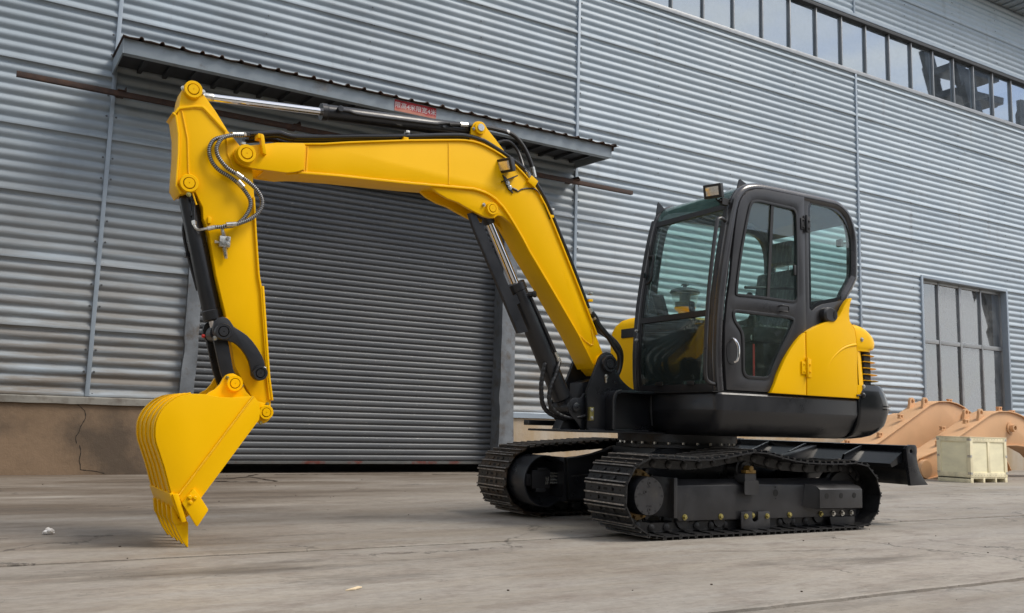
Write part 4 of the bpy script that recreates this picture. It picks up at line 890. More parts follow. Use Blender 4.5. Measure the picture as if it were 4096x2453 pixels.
# ---- boom cylinder
bmc = part('boom_cylinder', EX)
A = Vector((3.85, YC, .868)); B = Vector((3.098, YC, 2.275)); dv = (B - A).normalized()
q = MB(); q.rev(A + dv * .02, B, [(0, .05), (.045, .055), (.06, .072), (.94, .072), (.945, .076), (1.0, .076), (1.004, .07), (1.004, .035)], 32); q.cyl(A + Vector((0, -.105, 0)), A + Vector((0, .105, 0)), .06, 28); q.build('barrel', 'black_paint', bmc)
q = MB(); q.cyl(A + dv * 1.0, B - dv * .04, .034, 24); q.build('rod', 'chrome', bmc)
q = MB(); q.cyl(B + Vector((0, -.065, 0)), B + Vector((0, .065, 0)), .045, 24); q.rev(B, A, [(.03, .045), (.09, .042), (.10, .036)], 20); q.build('rod_eye', 'black_paint', bmc)
q = MB(); q.prism([(2.935, 2.225), (2.987, 2.248), (3.0, 2.20), (3.03, 2.15), (3.04, 2.185), (3.06, 2.13), (3.455, 1.41), (3.375, 1.392), (2.975, 2.13)], 5.583, 5.589); q.prism([(2.930, 2.225), (2.936, 2.226), (2.976, 2.131), (3.376, 1.393), (3.370, 1.392), (2.970, 2.130)], 5.584, 5.615); q.build('rod_guard', 'black_paint', bmc)
pn = Vector((dv.z, 0, -dv.x)); g0 = A + dv * .93
q = MB(); q.rev(g0 + Vector((.045, -.05, 0)), g0 + Vector((.3, -.34, 0.02)), [(0, .020), (.04, .020), (.045, .025), (.06, .025), (.063, .02)], 14)
q.tube([g0 + Vector((.06, -.065, -.02)), A + dv * .6 + pn * .058 + Vector((0, -.06, 0)), A + dv * .43 + pn * .062 + Vector((0, -.06, 0))], .013, 10)
q.obox(g0 - pn * .06 + dv * .0 + Vector((-.01, -.055, -.02)), dv * .035, (0, .01, 0), pn * .02); q.build('port_pipe', 'black_paint', bmc)
q = MB(); c0 = A + dv * .43 + pn * .062 + Vector((0, -.06, 0)); q.cyl(c0, c0 - dv * .05, .016, 8); q.cyl(c0 - dv * .05, c0 - dv * .09, .019, 10); q.build('pipe_coupling', 'zinc', bmc)
c1 = c0 - dv * .08
def banded_hose(pts, r, parent):
    P = resample(catmull(pts, 8), .007); rr = [r * (1.06 if (i % 5) else .9) for i in range(len(P))]
    q = MB(); q.tube(P, r, 10, rings=rr); return q.build('hydraulic_hose', 'rubber', parent, angle=60)
banded_hose([tuple(c1), (3.712, 5.57, 1.16), (3.690, 5.565, 1.10), (3.654, 5.56, 1.033), (3.635, 5.56, .937), (3.655, 5.56, .87), (3.70, 5.555, .825), (3.76, 5.55, .80), (3.826, 5.54, .792), (3.90, 5.53, .80), (3.945, 5.52, .81)], .0165, bmc)
banded_hose([(3.62, 5.60, 1.19), (3.604, 5.60, 1.128), (3.59, 5.60, 1.04), (3.592, 5.60, .963), (3.605, 5.60, .89), (3.64, 5.60, .84), (3.70, 5.59, .805), (3.80, 5.58, .78)], .0165, bmc)

# ---- slewing deck: boom foot bracket, skirts
DECK_LV = [(.688, .20), (.695, .155), (.715, .11), (.745, .075), (.79, .045), (.84, .018), (.874, .0), (.876, .0), (.985, .0), (.997, .008)]
s = MB(); s.loft([ring_rect(4.50 + d * .6, 5.985, 4.712 + d, 6.60 - d, z, .01, 3, .06) for z, d in DECK_LV])
deck = s.build('deck', 'black_paint', EX, angle=30)
q = MB(); q.box(4.47, 5.9, 4.735, 6.58, .9985, 1.006); q.build('deck_gasket', 'dark_gap', deck)
BRP = [(3.925, .707), (3.92, 1.0), (4.018, 1.225), (4.026, 1.245), (4.042, 1.268), (4.065, 1.286), (4.095, 1.296), (4.128, 1.292), (4.155, 1.276), (4.174, 1.25), (4.187, 1.215), (4.19, 1.165), (4.23, 1.10), (4.265, 1.07), (4.302, 1.046), (4.34, 1.028), (4.395, 1.012), (4.60, 1.0), (4.60, .707)]
for y0, y1 in ((5.476, 5.504), (5.806, 5.834)):
    q = MB(); q.prism(BRP, y0, y1); q.build('foot_bracket', 'black_paint', deck, bevel=.004)
boss('pin_boss', 4.105, 1.206, 5.476, .066, 'black_paint', deck, .035); bolt(4.085, 5.47, 1.112, .011, .014, 'zinc', deck)
q = MB(); q.rev((4.085, 5.468, 1.10), (4.085, 5.468, 1.0), [(0, .010), (.02, .008), (.03, .009), (.04, .004)], 8); q.build('grease_nipple', 'zinc', deck)
q = MB(); q.box(3.70, 4.62, 5.36, 5.95, .689, .705); q.build('bottom_plate', 'black_paint', deck, bevel=.003)
q = MB(); q.box(3.66, 3.93, 5.87, 5.95, .73, .77); q.build('stop_bar', 'black_paint', deck, bevel=.004)
FL = [(4.085, .706), (4.085, .93), (4.092, .965), (4.112, .993), (4.145, 1.007), (4.52, 1.010), (4.52, .990), (4.155, .987), (4.125, .976), (4.112, .955), (4.107, .925), (4.107, .706)]
q = MB(); q.prism(FL, 5.37, 5.475); q.build('frame_flange', 'black_paint', deck, bevel=.003)
weld('weld_bead', [(4.083, 5.373, .72), (4.083, 5.373, .93), (4.09, 5.373, .968), (4.112, 5.373, .997), (4.16, 5.373, 1.009)], .006, 'weld_black', deck)
weld('weld_bead', [(4.11, 5.473, .71), (4.50, 5.473, .71)], .007, 'weld_black', deck); weld('weld_bead', [(3.93, 5.474, .71), (4.08, 5.474, .71)], .006, 'weld_black', deck)
weld('weld_bead', [(4.498, 5.44, .98), (4.497, 5.44, .87), (4.51, 5.44, .75)], .007, 'weld_black', deck)
CLG = [(3.93, .98), (3.90, .945), (3.87, .94), (3.84, .942), (3.805, .93), (3.785, .905), (3.778, .87), (3.785, .835), (3.81, .805), (3.86, .76), (3.90, .707), (3.94, .707)]
for y0, y1 in ((5.520, 5.545), (5.765, 5.79)):
    q = MB(); q.prism(CLG, y0, y1); q.build('cylinder_lug', 'black_paint', deck, bevel=.003)
q = MB(); q.rev((3.85, 5.52, .868), (3.85, 5, .868), [(0, .036), (.012, .036), (.015, .031), (.015, .005), (.008, .0045)], 20); q.build('lug_pin', 'black_paint', deck)
q = MB(); q.prism([(3.86, .80), (3.90, .80), (3.94, .707), (3.76, .707), (3.80, .78)], 5.60, 5.71); q.prism([(3.93, .72), (3.94, 1.06), (4.10, 1.10), (4.4, 1.0), (4.4, .72)], 5.57, 5.74); q.build('bracket_core', 'black_paint', deck, bevel=.004)
q = MB(); q.box(3.925, 3.965, 5.45, 5.478, .775, .875); q.build('hose_clamp', 'zinc_yellow', deck, bevel=.004)
for z in (.855, .795): bolt(3.945, 5.45, z, .010, .010, 'zinc', deck)
q = MB()
for k in range(26):
    w = 2 * PI * k / 26; q.rev((4.95 + .455 * math.cos(w), 5.66 + .455 * math.sin(w), .628), (4.95 + .455 * math.cos(w), 5.66 + .455 * math.sin(w), .5), [(0, .012), (.016, .012), (.018, .009)], 6)
q.build('ring_bolts', 'zinc', deck)
q = MB(); q.rev((4.95, 5.66, .585), (4.95, 5.66, 1), [(0, .40), (.0, .49), (.022, .49), (.022, .435), (.044, .435), (.044, .478), (.105, .478)], 56); q.build('slew_ring', 'frame_paint', deck, angle=30)
# ---- counterweight
CWL = [(.69, -.10, .18), (.70, -.03, .13), (.72, .03, .085), (.755, .08, .05), (.80, .115, .022), (.835, .125, .012), (.90, .14, .0), (.962, .15, .0), (1.02, .125, .0), (1.065, .105, .002), (1.10, .08, .006), (1.118, .06, .012), (1.126, .03, .03)]
s = MB(); s.loft([ring_rect(5.99 if z < 1.03 else 5.99 + (z - 1.03) * .8, 6.34 + d, 4.697 + k, 6.615 - k, z, .22, 10, .02) for z, d, k in CWL])
cw = s.build('counterweight', 'gloss_black', EX, angle=30)
for z in (.93, .955):
    q = MB(); q.loft([ring_rect(6.3, 6.502 , 4.688, 6.62, z + dz, .22, 10, .01) for dz in (-.004, .004)]); q.build('rub_strip', 'gloss_black', cw)
q = MB(); q.ico((6.02, 4.69, 1.035), .022, 7); q.cyl((5.95, 4.692, 1.03), (6.01, 4.692, 1.033), .008, 8); q.build('cover_catch', 'rubber', cw)

# ---- engine hood (yellow)
s = MB()
HL = [(1.006, 6.20, 0), (1.115, 6.20, 0), (1.116, 6.165, .0), (1.385, 6.135, .0), (1.386, 6.245, .0), (1.40, 6.255, .0), (1.41, 6.285, -.003), (1.43, 6.30, -.004), (1.463, 6.305, -.002), (1.495, 6.295, .0), (1.516, 6.28, .003), (1.545, 6.25, .008), (1.566, 6.22, .014), (1.585, 6.18, .024), (1.600, 6.13, .04), (1.608, 6.08, .07)]
s.loft([ring_rect(5.972, xr, 4.705 + k, 6.60 - k, z, .17, 10, .01) for z, xr, k in HL])
hood = s.build('engine_hood', 'yellow', EX, angle=28)
q = MB(); q.loft([ring_rect(6.08, 6.275, 4.722, 6.58, z, .17, 8, .01) for z in (1.117, 1.384)]); q.build('grille_void', 'dark_gap', hood)
for k, z in enumerate((1.358, 1.306, 1.256, 1.206, 1.156)):
    q = MB(); xr = 6.325 + .012 * k
    rr = [ring_rect(6.08, xr - dd, 4.712 + dd, 6.59 - dd, z + dz, .19, 12, .01) for dz, dd in ((-.004, .012), (-.002, .002), (.001, 0), (.003, .006), (.004, .02))]
    q.loft(rr); q.build('louver', 'yellow', hood, angle=50)
bolt(6.04, 4.705, 1.478, .012, .012, 'zinc', hood); bolt(6.05, 4.705, 1.105, .012, .012, 'zinc', hood)
PF = [(5.010, 1.012), (5.384, 1.010), (5.384, 1.486), (5.34, 1.458), (5.292, 1.416), (5.225, 1.348), (5.168, 1.278), (5.125, 1.21), (5.09, 1.155), (5.05, 1.075)]
q = MB(); q.prism(PF, 4.697, 4.738); q.build('side_panel', 'yellow', hood, bevel=.006)
PR = [(5.392, 1.009), (5.966, 1.007), (5.966, 1.443), (5.958, 1.50), (5.945, 1.552), (5.92, 1.585), (5.895, 1.61), (5.886, 1.65), (5.890, 1.71), (5.905, 1.76), (5.926, 1.80), (5.90, 1.798), (5.872, 1.775), (5.835, 1.735), (5.80, 1.685), (5.77, 1.645), (5.733, 1.62), (5.67, 1.60), (5.597, 1.577), (5.50, 1.54), (5.392, 1.491)]
q = MB(); q.prism(PR, 4.695, 4.738); sp = q.build('side_panel', 'yellow', hood, bevel=.006)
q = MB(); q.prism([(5.966, 1.01), (5.974, 1.01), (5.974, 1.5), (5.966, 1.5)], 4.712, 4.74); q.build('panel_gap', 'dark_gap', hood)
CR = [(5.96, 1.43), (5.90, 1.42), (5.82, 1.395), (5.74, 1.35), (5.66, 1.28), (5.60, 1.19), (5.55, 1.09), (5.53, 1.03)]
P = resample(catmull([(x, 4.702, z) for x, z in CR], 6), .03); rr = [.014 * max(.35, 1 - .7 * i / len(P)) for i in range(len(P))]
q = MB(); q.tube(P, .02, 12, rings=rr); q.build('panel_crease', 'yellow', hood)
def hinge(x, z, y, mt, parent, h=.14):
    q = MB(); q.box(x - .055, x - .006, y - .008, y, z - h * .35, z + h * .35); q.box(x + .012, x + .05, y - .006, y, z - h * .5, z + h * .5); q.cyl((x, y - .012, z - h * .5), (x, y - .012, z + h * .55), .011, 12); o = q.build('hinge', mt, parent, bevel=.002)
    for dx in (-.03, .034):
        for dz in (-.028, .028): bolt(x + dx, y - .007, z + dz, .007, .007, mt, parent)
hinge(5.385, 1.215, 4.695, 'yellow', hood)
# far-side cover and air pre-cleaner
s = MB(); s.loft([ring_rect(4.90 + d, 5.96, 5.80 + d, 6.58 - d * .8, z, .03, 8, .12) for z, d in ((1.008, 0), (1.5, 0), (1.58, .01), (1.64, .035), (1.685, .075), (1.71, .13), (1.72, .2))]); s.build('side_cover', 'yellow', hood, angle=40)
q = MB(); q.box(4.893, 4.902, 6.14, 6.34, 1.515, 1.595); q.build('cover_handle', 'plastic', hood, bevel=.006)
pc = part('air_precleaner', EX)
q = MB(); q.rev((5.56, 6.25, 1.72), (5.56, 6.25, 3), [(0, .06), (.08, .06), (.10, .09), (.12, .1)], 24); q.build('base_duct', 'yellow', pc)
q = MB(); q.rev((5.56, 6.25, 1.84), (5.56, 6.25, 3), [(0, .10), (.13, .125)], 28, caps=False); q.build('dust_bowl', 'clear_plastic', pc)
q = MB(); q.rev((5.56, 6.25, 1.84), (5.56, 6.25, 3), [(0, .09), (.05, .09), (.06, .05), (.13, .05)], 20); q.build('rotor', 'plastic', pc)
q = MB(); q.rev((5.56, 6.25, 1.97), (5.56, 6.25, 3), [(0, .135), (.015, .14), (.035, .125), (.05, .08), (.055, .02), (.075, .018), (.08, .04), (.09, .03)], 28); q.build('lid', 'plastic', pc)

# ---- cab
FX = [(1.0, 4.522), (1.1, 4.510), (1.28, 4.502), (1.5, 4.512), (1.71, 4.535), (1.96, 4.577), (2.12, 4.610), (2.28, 4.646), (2.38, 4.672), (2.442, 4.695)]
def fx(z):
    for (a, xa), (c, xc) in zip(FX, FX[1:]):
        if z <= c: return xa + (xc - xa) * max(0, z - a) / (c - a)
    return FX[-1][1]
CABO = [(4.524, .972), (4.510, 1.1), (4.502, 1.284), (4.512, 1.5), (4.535, 1.711), (4.577, 1.962), (4.646, 2.283), (4.689, 2.425), (4.72, 2.485), (4.765, 2.53), (4.83, 2.567), (4.915, 2.588), (5.04, 2.597), (5.43, 2.60), (5.75, 2.60), (5.83, 2.595), (5.90, 2.572), (5.978, 2.52), (6.03, 2.44), (6.062, 2.34), (6.07, 2.24), (6.063, 1.998), (6.045, 1.95), (6.0, 1.88), (5.94, 1.80), (5.93, 1.70), (5.93, .972)]
DOORO = [(4.590, 1.014), (4.572, 1.25), (4.577, 1.47), (4.60, 1.66), (4.635, 1.844), (4.66, 2.05), (4.687, 2.226), (4.71, 2.35), (4.735, 2.42), (4.765, 2.462), (4.815, 2.503), (4.897, 2.536), (5.003, 2.55), (5.426, 2.556), (5.424, 1.80), (5.424, 1.494), (5.35, 1.462), (5.292, 1.413), (5.225, 1.343), (5.163, 1.27), (5.12, 1.205), (5.086, 1.15), (5.06, 1.08), (5.042, 1.014)]
WUP = chaikin([(4.684, 1.725), (4.70, 1.85), (4.737, 2.043), (4.78, 2.22), (4.81, 2.332), (4.838, 2.42), (4.90, 2.450), (5.002, 2.450), (5.22, 2.448), (5.335, 2.445), (5.341, 2.30), (5.341, 2.052), (5.338, 1.82), (5.337, 1.708), (5.20, 1.706), (4.99, 1.709), (4.80, 1.707), (4.69, 1.703)], 2)
WLO = chaikin([(4.652, 1.60), (4.767, 1.602), (5.05, 1.601), (5.29, 1.602), (5.292, 1.545), (5.21, 1.42), (5.128, 1.30), (5.06, 1.18), (5.018, 1.108), (4.90, 1.110), (4.75, 1.110), (4.748, 1.25), (4.748, 1.42), (4.72, 1.46), (4.66, 1.52)], 2)
WRE = chaikin([(5.487, 2.55), (5.62, 2.55), (5.757, 2.548), (5.868, 2.515), (5.955, 2.445), (6.008, 2.35), (6.022, 2.249), (6.018, 2.10), (6.008, 1.985), (5.955, 1.862), (5.885, 1.785), (5.75, 1.755), (5.598, 1.722), (5.484, 1.645), (5.485, 1.8), (5.487, 2.3)], 1)
cab = part('cab', EX)
DH = inset(DOORO, -.003)
q = plate('side_frame', inset(CABO, .012), [DH, WRE], 4.742, 4.778, 'grey_paint', cab, bevel=.003)
FARW = chaikin([(4.70, 1.66), (4.74, 2.0), (4.80, 2.3), (4.86, 2.44), (5.10, 2.47), (5.60, 2.47), (5.86, 2.46), (5.97, 2.35), (5.98, 2.05), (5.90, 1.82), (5.70, 1.66), (5.2, 1.64)], 2)
plate('side_frame', inset(CABO, .012), [FARW], 5.636, 5.672, 'grey_paint', cab, bevel=.003)
pane('window_pane', inset(FARW, -.004), 5.650, 5.656, 'cab_glass', cab)
pane('window_pane', inset(WRE, -.004), 4.757, 4.762, 'cab_glass', cab)
plate('window_border', inset(WRE, -.001), [inset(WRE, .03)], 4.7505, 4.7555, 'gloss_black', cab)
for y in (4.772, 5.640):
    P = catmull([(x, y, z) for x, z in inset(CABO, .040)[:-1]], 4)
    q = MB(); q.tube(P, .042, 14); q.build('roll_frame', 'roll_paint', cab)
def fsheet(name, y0, y1, z0, z1, dx0, dx1, mt, nz_=14):
    r = []
    for k in range(nz_ + 1):
        z = z0 + (z1 - z0) * k / nz_; x = fx(z); r.append([(x + dx0, y0, z), (x + dx0, y1, z), (x + dx1, y1, z), (x + dx1, y0, z)])
    q = MB(); q.loft(r); return q.build(name, mt, cab)
fsheet('front_pillar', 5.605, 5.682, 1.005, 2.43, .0, .05, 'grey_paint'); fsheet('pillar_seal', 5.585, 5.604, 1.06, 2.37, .004, .02, 'rubber'); fsheet('pillar_seal', 4.812, 4.828, 1.06, 2.37, .004, .02, 'rubber')
fsheet('front_pillar', 4.735, 4.811, 1.005, 2.43, .0, .05, 'grey_paint')
fsheet('front_sill', 4.811, 5.605, 1.005, 1.062, .002, .06, 'grey_paint', 3); fsheet('belt_rail', 4.811, 5.605, 1.555, 1.598, -.004, .03, 'plastic', 3); fsheet('front_header', 4.811, 5.605, 2.362, 2.405, .0, .04, 'plastic', 3)
fsheet('windscreen', 4.812, 5.604, 1.598, 2.362, .008, .014, 'cab_glass'); fsheet('lower_windscreen', 4.812, 5.604, 1.062, 1.555, .008, .014, 'cab_glass')
for y in (5.0, 5.35):
    q = MB(); q.box(4.50, 4.512, y - .04, y + .04, 1.055, 1.085); q.build('pane_clip', 'plastic', cab, bevel=.003)
def roofsheet(name, path, y0, y1, th, mt):
    q = MB(); q.prism(strip(path, 0, -th, 0, 0), y0, y1); return q.build(name, mt, cab, angle=50)
roofsheet('roof_glass', [(4.690, 2.400), (4.708, 2.450), (4.735, 2.492), (4.775, 2.528), (4.84, 2.560), (4.92, 2.580), (5.0, 2.588)], 4.80, 5.612, .006, 'roof_glass')
roofsheet('roof', [(5.0, 2.596), (5.20, 2.608), (5.43, 2.612), (5.75, 2.608), (5.83, 2.597), (5.90, 2.573), (5.975, 2.522), (6.028, 2.44)], 4.782, 5.63, .02, 'grey_paint')
q = MB(); q.prism([(5.02, 2.572), (5.43, 2.585), (5.80, 2.575), (5.93, 2.53), (5.90, 2.50), (5.75, 2.545), (5.3, 2.555), (5.02, 2.55)], 4.80, 5.62); q.build('headliner', 'headliner', cab)
roofsheet('rear_window', [(6.030, 2.44), (6.058, 2.34), (6.064, 2.24), (6.058, 1.998), (6.0, 1.88), (5.94, 1.80)], 4.81, 5.60, .006, 'cab_glass')
q = MB(); q.box(5.90, 5.935, 4.80, 5.62, 1.006, 1.81); q.box(4.56, 5.93, 4.78, 5.63, 1.007, 1.03); q.build('cab_floor', 'plastic', cab)
q = MB(); q.prism([(4.775, 2.52), (4.800, 2.605), (4.812, 2.612), (4.825, 2.605), (4.875, 2.585)], 4.795, 4.803); q.build('lifting_eye', 'black_paint', cab); q = MB(); q.prism([(4.68, 2.46), (4.697, 2.57), (4.708, 2.576), (4.72, 2.57), (4.775, 2.53)], 5.612, 5.620); q.build('lifting_eye', 'black_paint', cab)
q = MB(); q.tube(catmull([(4.62, 4.76, 2.255), (4.575, 4.74, 2.264), (4.535, 4.735, 2.255), (4.512, 4.733, 2.215), (4.464, 4.73, 1.95), (4.425, 4.73, 1.66), (4.402, 4.73, 1.35), (4.397, 4.73, 1.16), (4.405, 4.732, 1.095), (4.435, 4.735, 1.066), (4.52, 4.76, 1.055)], 6), .014, 12); q.build('handrail', 'grey_paint', cab)
q = MB(); q.tube(catmull([(4.60, 5.60, 2.10), (4.585, 5.56, 2.105), (4.58, 5.52, 2.09), (4.565, 5.515, 2.0), (4.555, 5.52, 1.91), (4.562, 5.56, 1.885), (4.57, 5.60, 1.885)], 6), .011, 10); q.build('grab_handle', 'plastic', cab)
lamp('work_lamp', (4.53, 4.78, 2.47), cab, math.radians(20), math.radians(-12), .072, .052)
q = MB(); q.box(4.58, 4.70, 4.77, 4.80, 2.405, 2.415); q.box(4.60, 4.66, 4.765, 4.795, 2.38, 2.43); q.tube(catmull([(4.56, 4.79, 2.42), (4.60, 4.79, 2.40), (4.66, 4.79, 2.41), (4.70, 4.79, 2.44)], 4), .006, 6); q.build('lamp_bracket', 'plastic', cab)
q = MB(); q.box(6.06, 6.09, 4.90, 4.95, 2.27, 2.33); q.cyl((6.07, 4.92, 2.30), (6.17, 4.90, 2.31), .010, 10); q.ico((6.18, 4.90, 2.312), .02, 7); q.build('mirror_stub', 'plastic', cab)
q = MB(); q.tube(catmull([(4.60, 5.60, 2.2), (4.59, 5.595, 2.0), (4.56, 5.57, 1.8), (4.575, 5.5, 1.68), (4.545, 5.58, 1.62)], 6), .004, 6); q.box(4.54, 4.56, 5.59, 5.62, 1.93, 1.97); q.build('wiper_cable', 'rubber', cab)
for z in (1.50, 1.425): 
    bolt(4.508, 5.63, z, .010, .02, 'zinc', cab, Matrix.Rotation(-PI / 2, 4, 'Z'))
q = MB(); q.loft([[(x, y, z) for x, z in chaikin([(5.595, 1.705), (5.745, 1.70), (5.745, 1.59), (5.60, 1.585)], 2)] for y in (4.745, 4.70)] + [[(x, 4.685, z) for x, z in chaikin([(5.61, 1.695), (5.735, 1.69), (5.735, 1.60), (5.612, 1.595)], 2)]]); q.build('air_vent', 'grey_paint', cab)
q = MB(); q.prism(chaikin([(5.69, 1.675), (5.715, 1.675), (5.715, 1.615), (5.69, 1.615)], 1), 4.682, 4.70); q.build('vent_slot', 'dark_gap', cab)
# door
door = plate('door', inset(DOORO, .004), [WUP, WLO], 4.722, 4.748, 'grey_paint', EX, bevel=.005)
plate('window_seal', inset(WUP, -.004), [inset(WUP, .016)], 4.716, 4.745, 'rubber', door, bevel=.003); plate('window_seal', inset(WLO, -.004), [inset(WLO, .020)], 4.716, 4.745, 'rubber', door, bevel=.003)
pane('window_pane', inset(WUP, .004), 4.731, 4.736, 'cab_glass', door); pane('window_pane', inset(WLO, .004), 4.731, 4.736, 'cab_glass', door)
q = MB(); q.obox((5.045, 4.727, 2.075), (-.014, 0, 0), (0, .006, 0), (.028, 0, .36)); q.build('sliding_stile', 'plastic', door)
q = MB(); q.box(5.29, 5.315, 4.715, 4.731, 1.92, 2.0); q.build('slider_catch', 'plastic', door, bevel=.004)
q = MB(); q.prism(chaikin([(4.592, 1.36), (4.665, 1.36), (4.69, 1.31), (4.69, 1.22), (4.65, 1.20), (4.595, 1.215)], 2), 4.7185, 4.7235); q.build('handle_recess', 'plastic', door)
q = MB(); q.tube(catmull([(4.640, 4.715, 1.385), (4.642, 4.690, 1.375), (4.656, 4.676, 1.34), (4.662, 4.674, 1.29), (4.656, 4.680, 1.235), (4.648, 4.700, 1.218)], 5), .0105, 10); q.build('handle', 'chrome', door)
q = MB(); q.tube(catmull([(5.130, 4.722, 1.668), (5.135, 4.690, 1.668), (5.18, 4.682, 1.667), (5.188, 4.680, 1.655), (5.188, 4.680, 1.638), (5.18, 4.682, 1.626), (5.135, 4.690, 1.624), (5.130, 4.722, 1.624)], 4), .006, 8); q.build('pull', 'plastic', door)
hinge(5.43, 2.335, 4.722, 'plastic', door, .13)
# interior
st = part('operator_seat', EX)
q = MB(); q.box(5.15, 5.62, 4.98, 5.44, 1.42, 1.56); q.build('cushion', 'seat_vinyl', st, bevel=.04, seg=3)
q = MB(); q.obox((5.66, 5.21, 1.80), (.06, 0, -.01), (0, .24, 0), (.05, 0, .25)); q.build('backrest', 'seat_vinyl', st, bevel=.04, seg=3)
q = MB(); q.obox((5.70, 5.21, 2.20), (.05, 0, -.005), (0, .14, 0), (.01, 0, .10)); q.build('headrest', 'seat_vinyl', st, bevel=.04, seg=3)
q = MB(); q.cyl((5.70, 5.14, 2.0), (5.70, 5.14, 2.14), .008, 8); q.cyl((5.70, 5.28, 2.0), (5.70, 5.28, 2.14), .008, 8); q.build('headrest_post', 'chrome', st)
q = MB(); q.box(5.2, 5.6, 5.02, 5.40, 1.03, 1.42); q.build('seat_box', 'plastic', st, bevel=.01)
cs = part('control_console', EX)
q = MB(); q.box(4.98, 5.55, 4.83, 4.95, 1.40, 1.52); q.box(5.0, 5.45, 5.48, 5.62, 1.30, 1.58); q.box(5.1, 5.5, 4.85, 4.93, 1.1, 1.4); q.build('console_box', 'plastic', cs, bevel=.015)
for y in (4.89, 5.54):
    q = MB(); q.rev((5.03, y, 1.52), (5.0, y, 2), [(0, .05), (.03, .04), (.06, .035), (.09, .022), (.12, .018)], 14); q.rev((5.02, y, 1.63), (4.99, y, 1.8), [(0, .018), (.04, .024), (.10, .026), (.14, .022), (.15, .01)], 12); q.build('joystick', 'plastic', cs)
q = MB(); q.cyl((5.0, 4.86, 1.43), (5.0, 4.852, 1.43), .028, 16); q.build('dial', 'label_white', cs)
q = MB(); q.box(4.985, 5.0, 4.845, 4.852, 1.13, 1.38); q.build('safety_strap', 'red_strap', cs)
q = MB(); q.cyl((4.80, 5.10, 1.05), (4.86, 5.10, 1.5), .010, 8); q.cyl((4.80, 5.22, 1.05), (4.86, 5.22, 1.5), .010, 8); q.box(4.70, 4.86, 5.02, 5.30, 1.03, 1.10); q.build('travel_lever', 'seat_vinyl', cs)
q = MB(); q.obox((4.62, 5.48, 1.70), (.02, .0, .0), (0, .05, .0), (-.03, 0, .08)); q.box(4.56, 4.72, 5.40, 5.62, 1.50, 1.62); q.build('monitor', 'plastic', cs, bevel=.008)
q = MB(); q.cyl((4.9, 4.84, 1.80), (5.6, 4.84, 1.86), .012, 8); q.build('side_bar', 'plastic', cs)

# ---- undercarriage
CBP = [(4.09, .16), (4.06, .48), (4.20, .492), (4.34, .515), (4.45, .545), (4.54, .575), (4.66, .584), (5.25, .584), (5.40, .56), (5.6, .50), (5.8, .46), (5.8, .16)]
s = MB(); s.prism(CBP, 5.93, 6.02); s.prism(CBP, 5.30, 5.39); s.box(4.50, 5.42, 5.391, 5.929, .22, .583)
cb = s.build('car_body', 'black_paint', EX, bevel=.006)
weld('weld_bead', [(4.10, 5.925, .34), (4.3, 5.925, .355), (4.5, 5.925, .37)], .006, 'weld_black', cb)
PATH = [(5.90, .03), (3.96, .03), (3.87, .043), (3.80, .07), (3.74, .11), (3.695, .165), (3.668, .23), (3.660, .285), (3.666, .345), (3.685, .405), (3.725, .465), (3.78, .507), (3.84, .530), (3.92, .541), (4.06, .528), (4.22, .520), (4.36, .518), (4.49, .530), (4.61, .547), (4.73, .567), (4.83, .580), (4.90, .579), (5.01, .558), (5.17, .524), (5.31, .507), (5.45, .498), (5.60, .495), (5.75, .496), (5.90, .503), (5.98, .50), (6.04, .478), (6.10, .435), (6.145, .38), (6.172, .31), (6.177, .258), (6.168, .20), (6.145, .145), (6.105, .09), (6.05, .052), (5.98, .034)]
def loop_pts(path, pitch):
    P = [Vector((x, z)) for x, z in path] + [Vector(path[0])]; L = [0]
    for a, c in zip(P, P[1:]): L.append(L[-1] + (c - a).length)
    n = int(round(L[-1] / pitch)); out = []; j = 0
    for i in range(n):
        d = L[-1] * i / n
        while L[j + 1] < d: j += 1
        out.append(P[j].lerp(P[j + 1], (d - L[j]) / (L[j + 1] - L[j])))
    return out
# shoe: plate with three grousers, two bolts pairs
def shoe_mesh(mt):
    s = MB(); hp, w = .0725, .225
    s.prism([(-hp, 0), (hp - .008, 0), (hp + .010, -.008), (hp + .012, -.002), (hp - .004, .009), (-hp, .009)], -w, w)
    for u, h in ((-.062, .022), (-.002, .022), (.060, .024)):
        s.prism([(u - .008, .0085), (u + .008, .0085), (u + .0045, h), (u - .0045, h)], -w + .002, w - .002)
        s.box(u - .0046, u + .0046, -w + .003, w - .003, h - .001, h + .0015, 1)
    for v in (-.075, .075):
        for u in (-.032, .028):
            s.rev((u, v, .009), (u, v, 1), [(0, .013), (.010, .012), (.012, .008)], 6)
    for u in (-.032, .028): s.box(u - .009, u + .009, -.022, .022, .0088, .0096, 2)
    for v in (-.16, .16):
        for u in (-.032, .028): s.box(u - .006, u + .006, v - .006, v + .006, .0088, .0096, 2)
    return s.data('track_shoe', [mt, 'steel_edge', 'dark_gap'], angle=30)
def link_mesh():
    s = MB()
    for y in (-.062, .062):
        s.prism([(-.082, -.028), (-.07, -.012), (-.04, -.006), (.04, -.006), (.06, -.012), (.075, -.03), (.08, -.05), (.06, -.066), (-.05, -.068), (-.08, -.055)], y - .013, y + .013)
        sg = -1 if y < 0 else 1
        s.rev((-.066, y, -.038), (-.066, y + sg, -.038), [(.0, .026), (.020, .026), (.022, .018), (.024, .018), (.026, .012)], 12)
        s.box(-.03, .045, y - .02, y + .02, -.012, -.002)
    s.cyl((-.066, -.06, -.038), (-.066, .06, -.038), .018, 12)
    return s.data('chain_link', 'track', angle=35)
SH_N, SH_F, LK = shoe_mesh('track'), shoe_mesh('track_worn'), link_mesh()
PATHF = PATH[:12] + [(3.84, .536), (3.92, .553), (4.02, .563), (4.2, .575), (4.405, .588), (4.6, .602), (4.73, .610), (4.84, .612), (4.93, .603)] + PATH[22:]
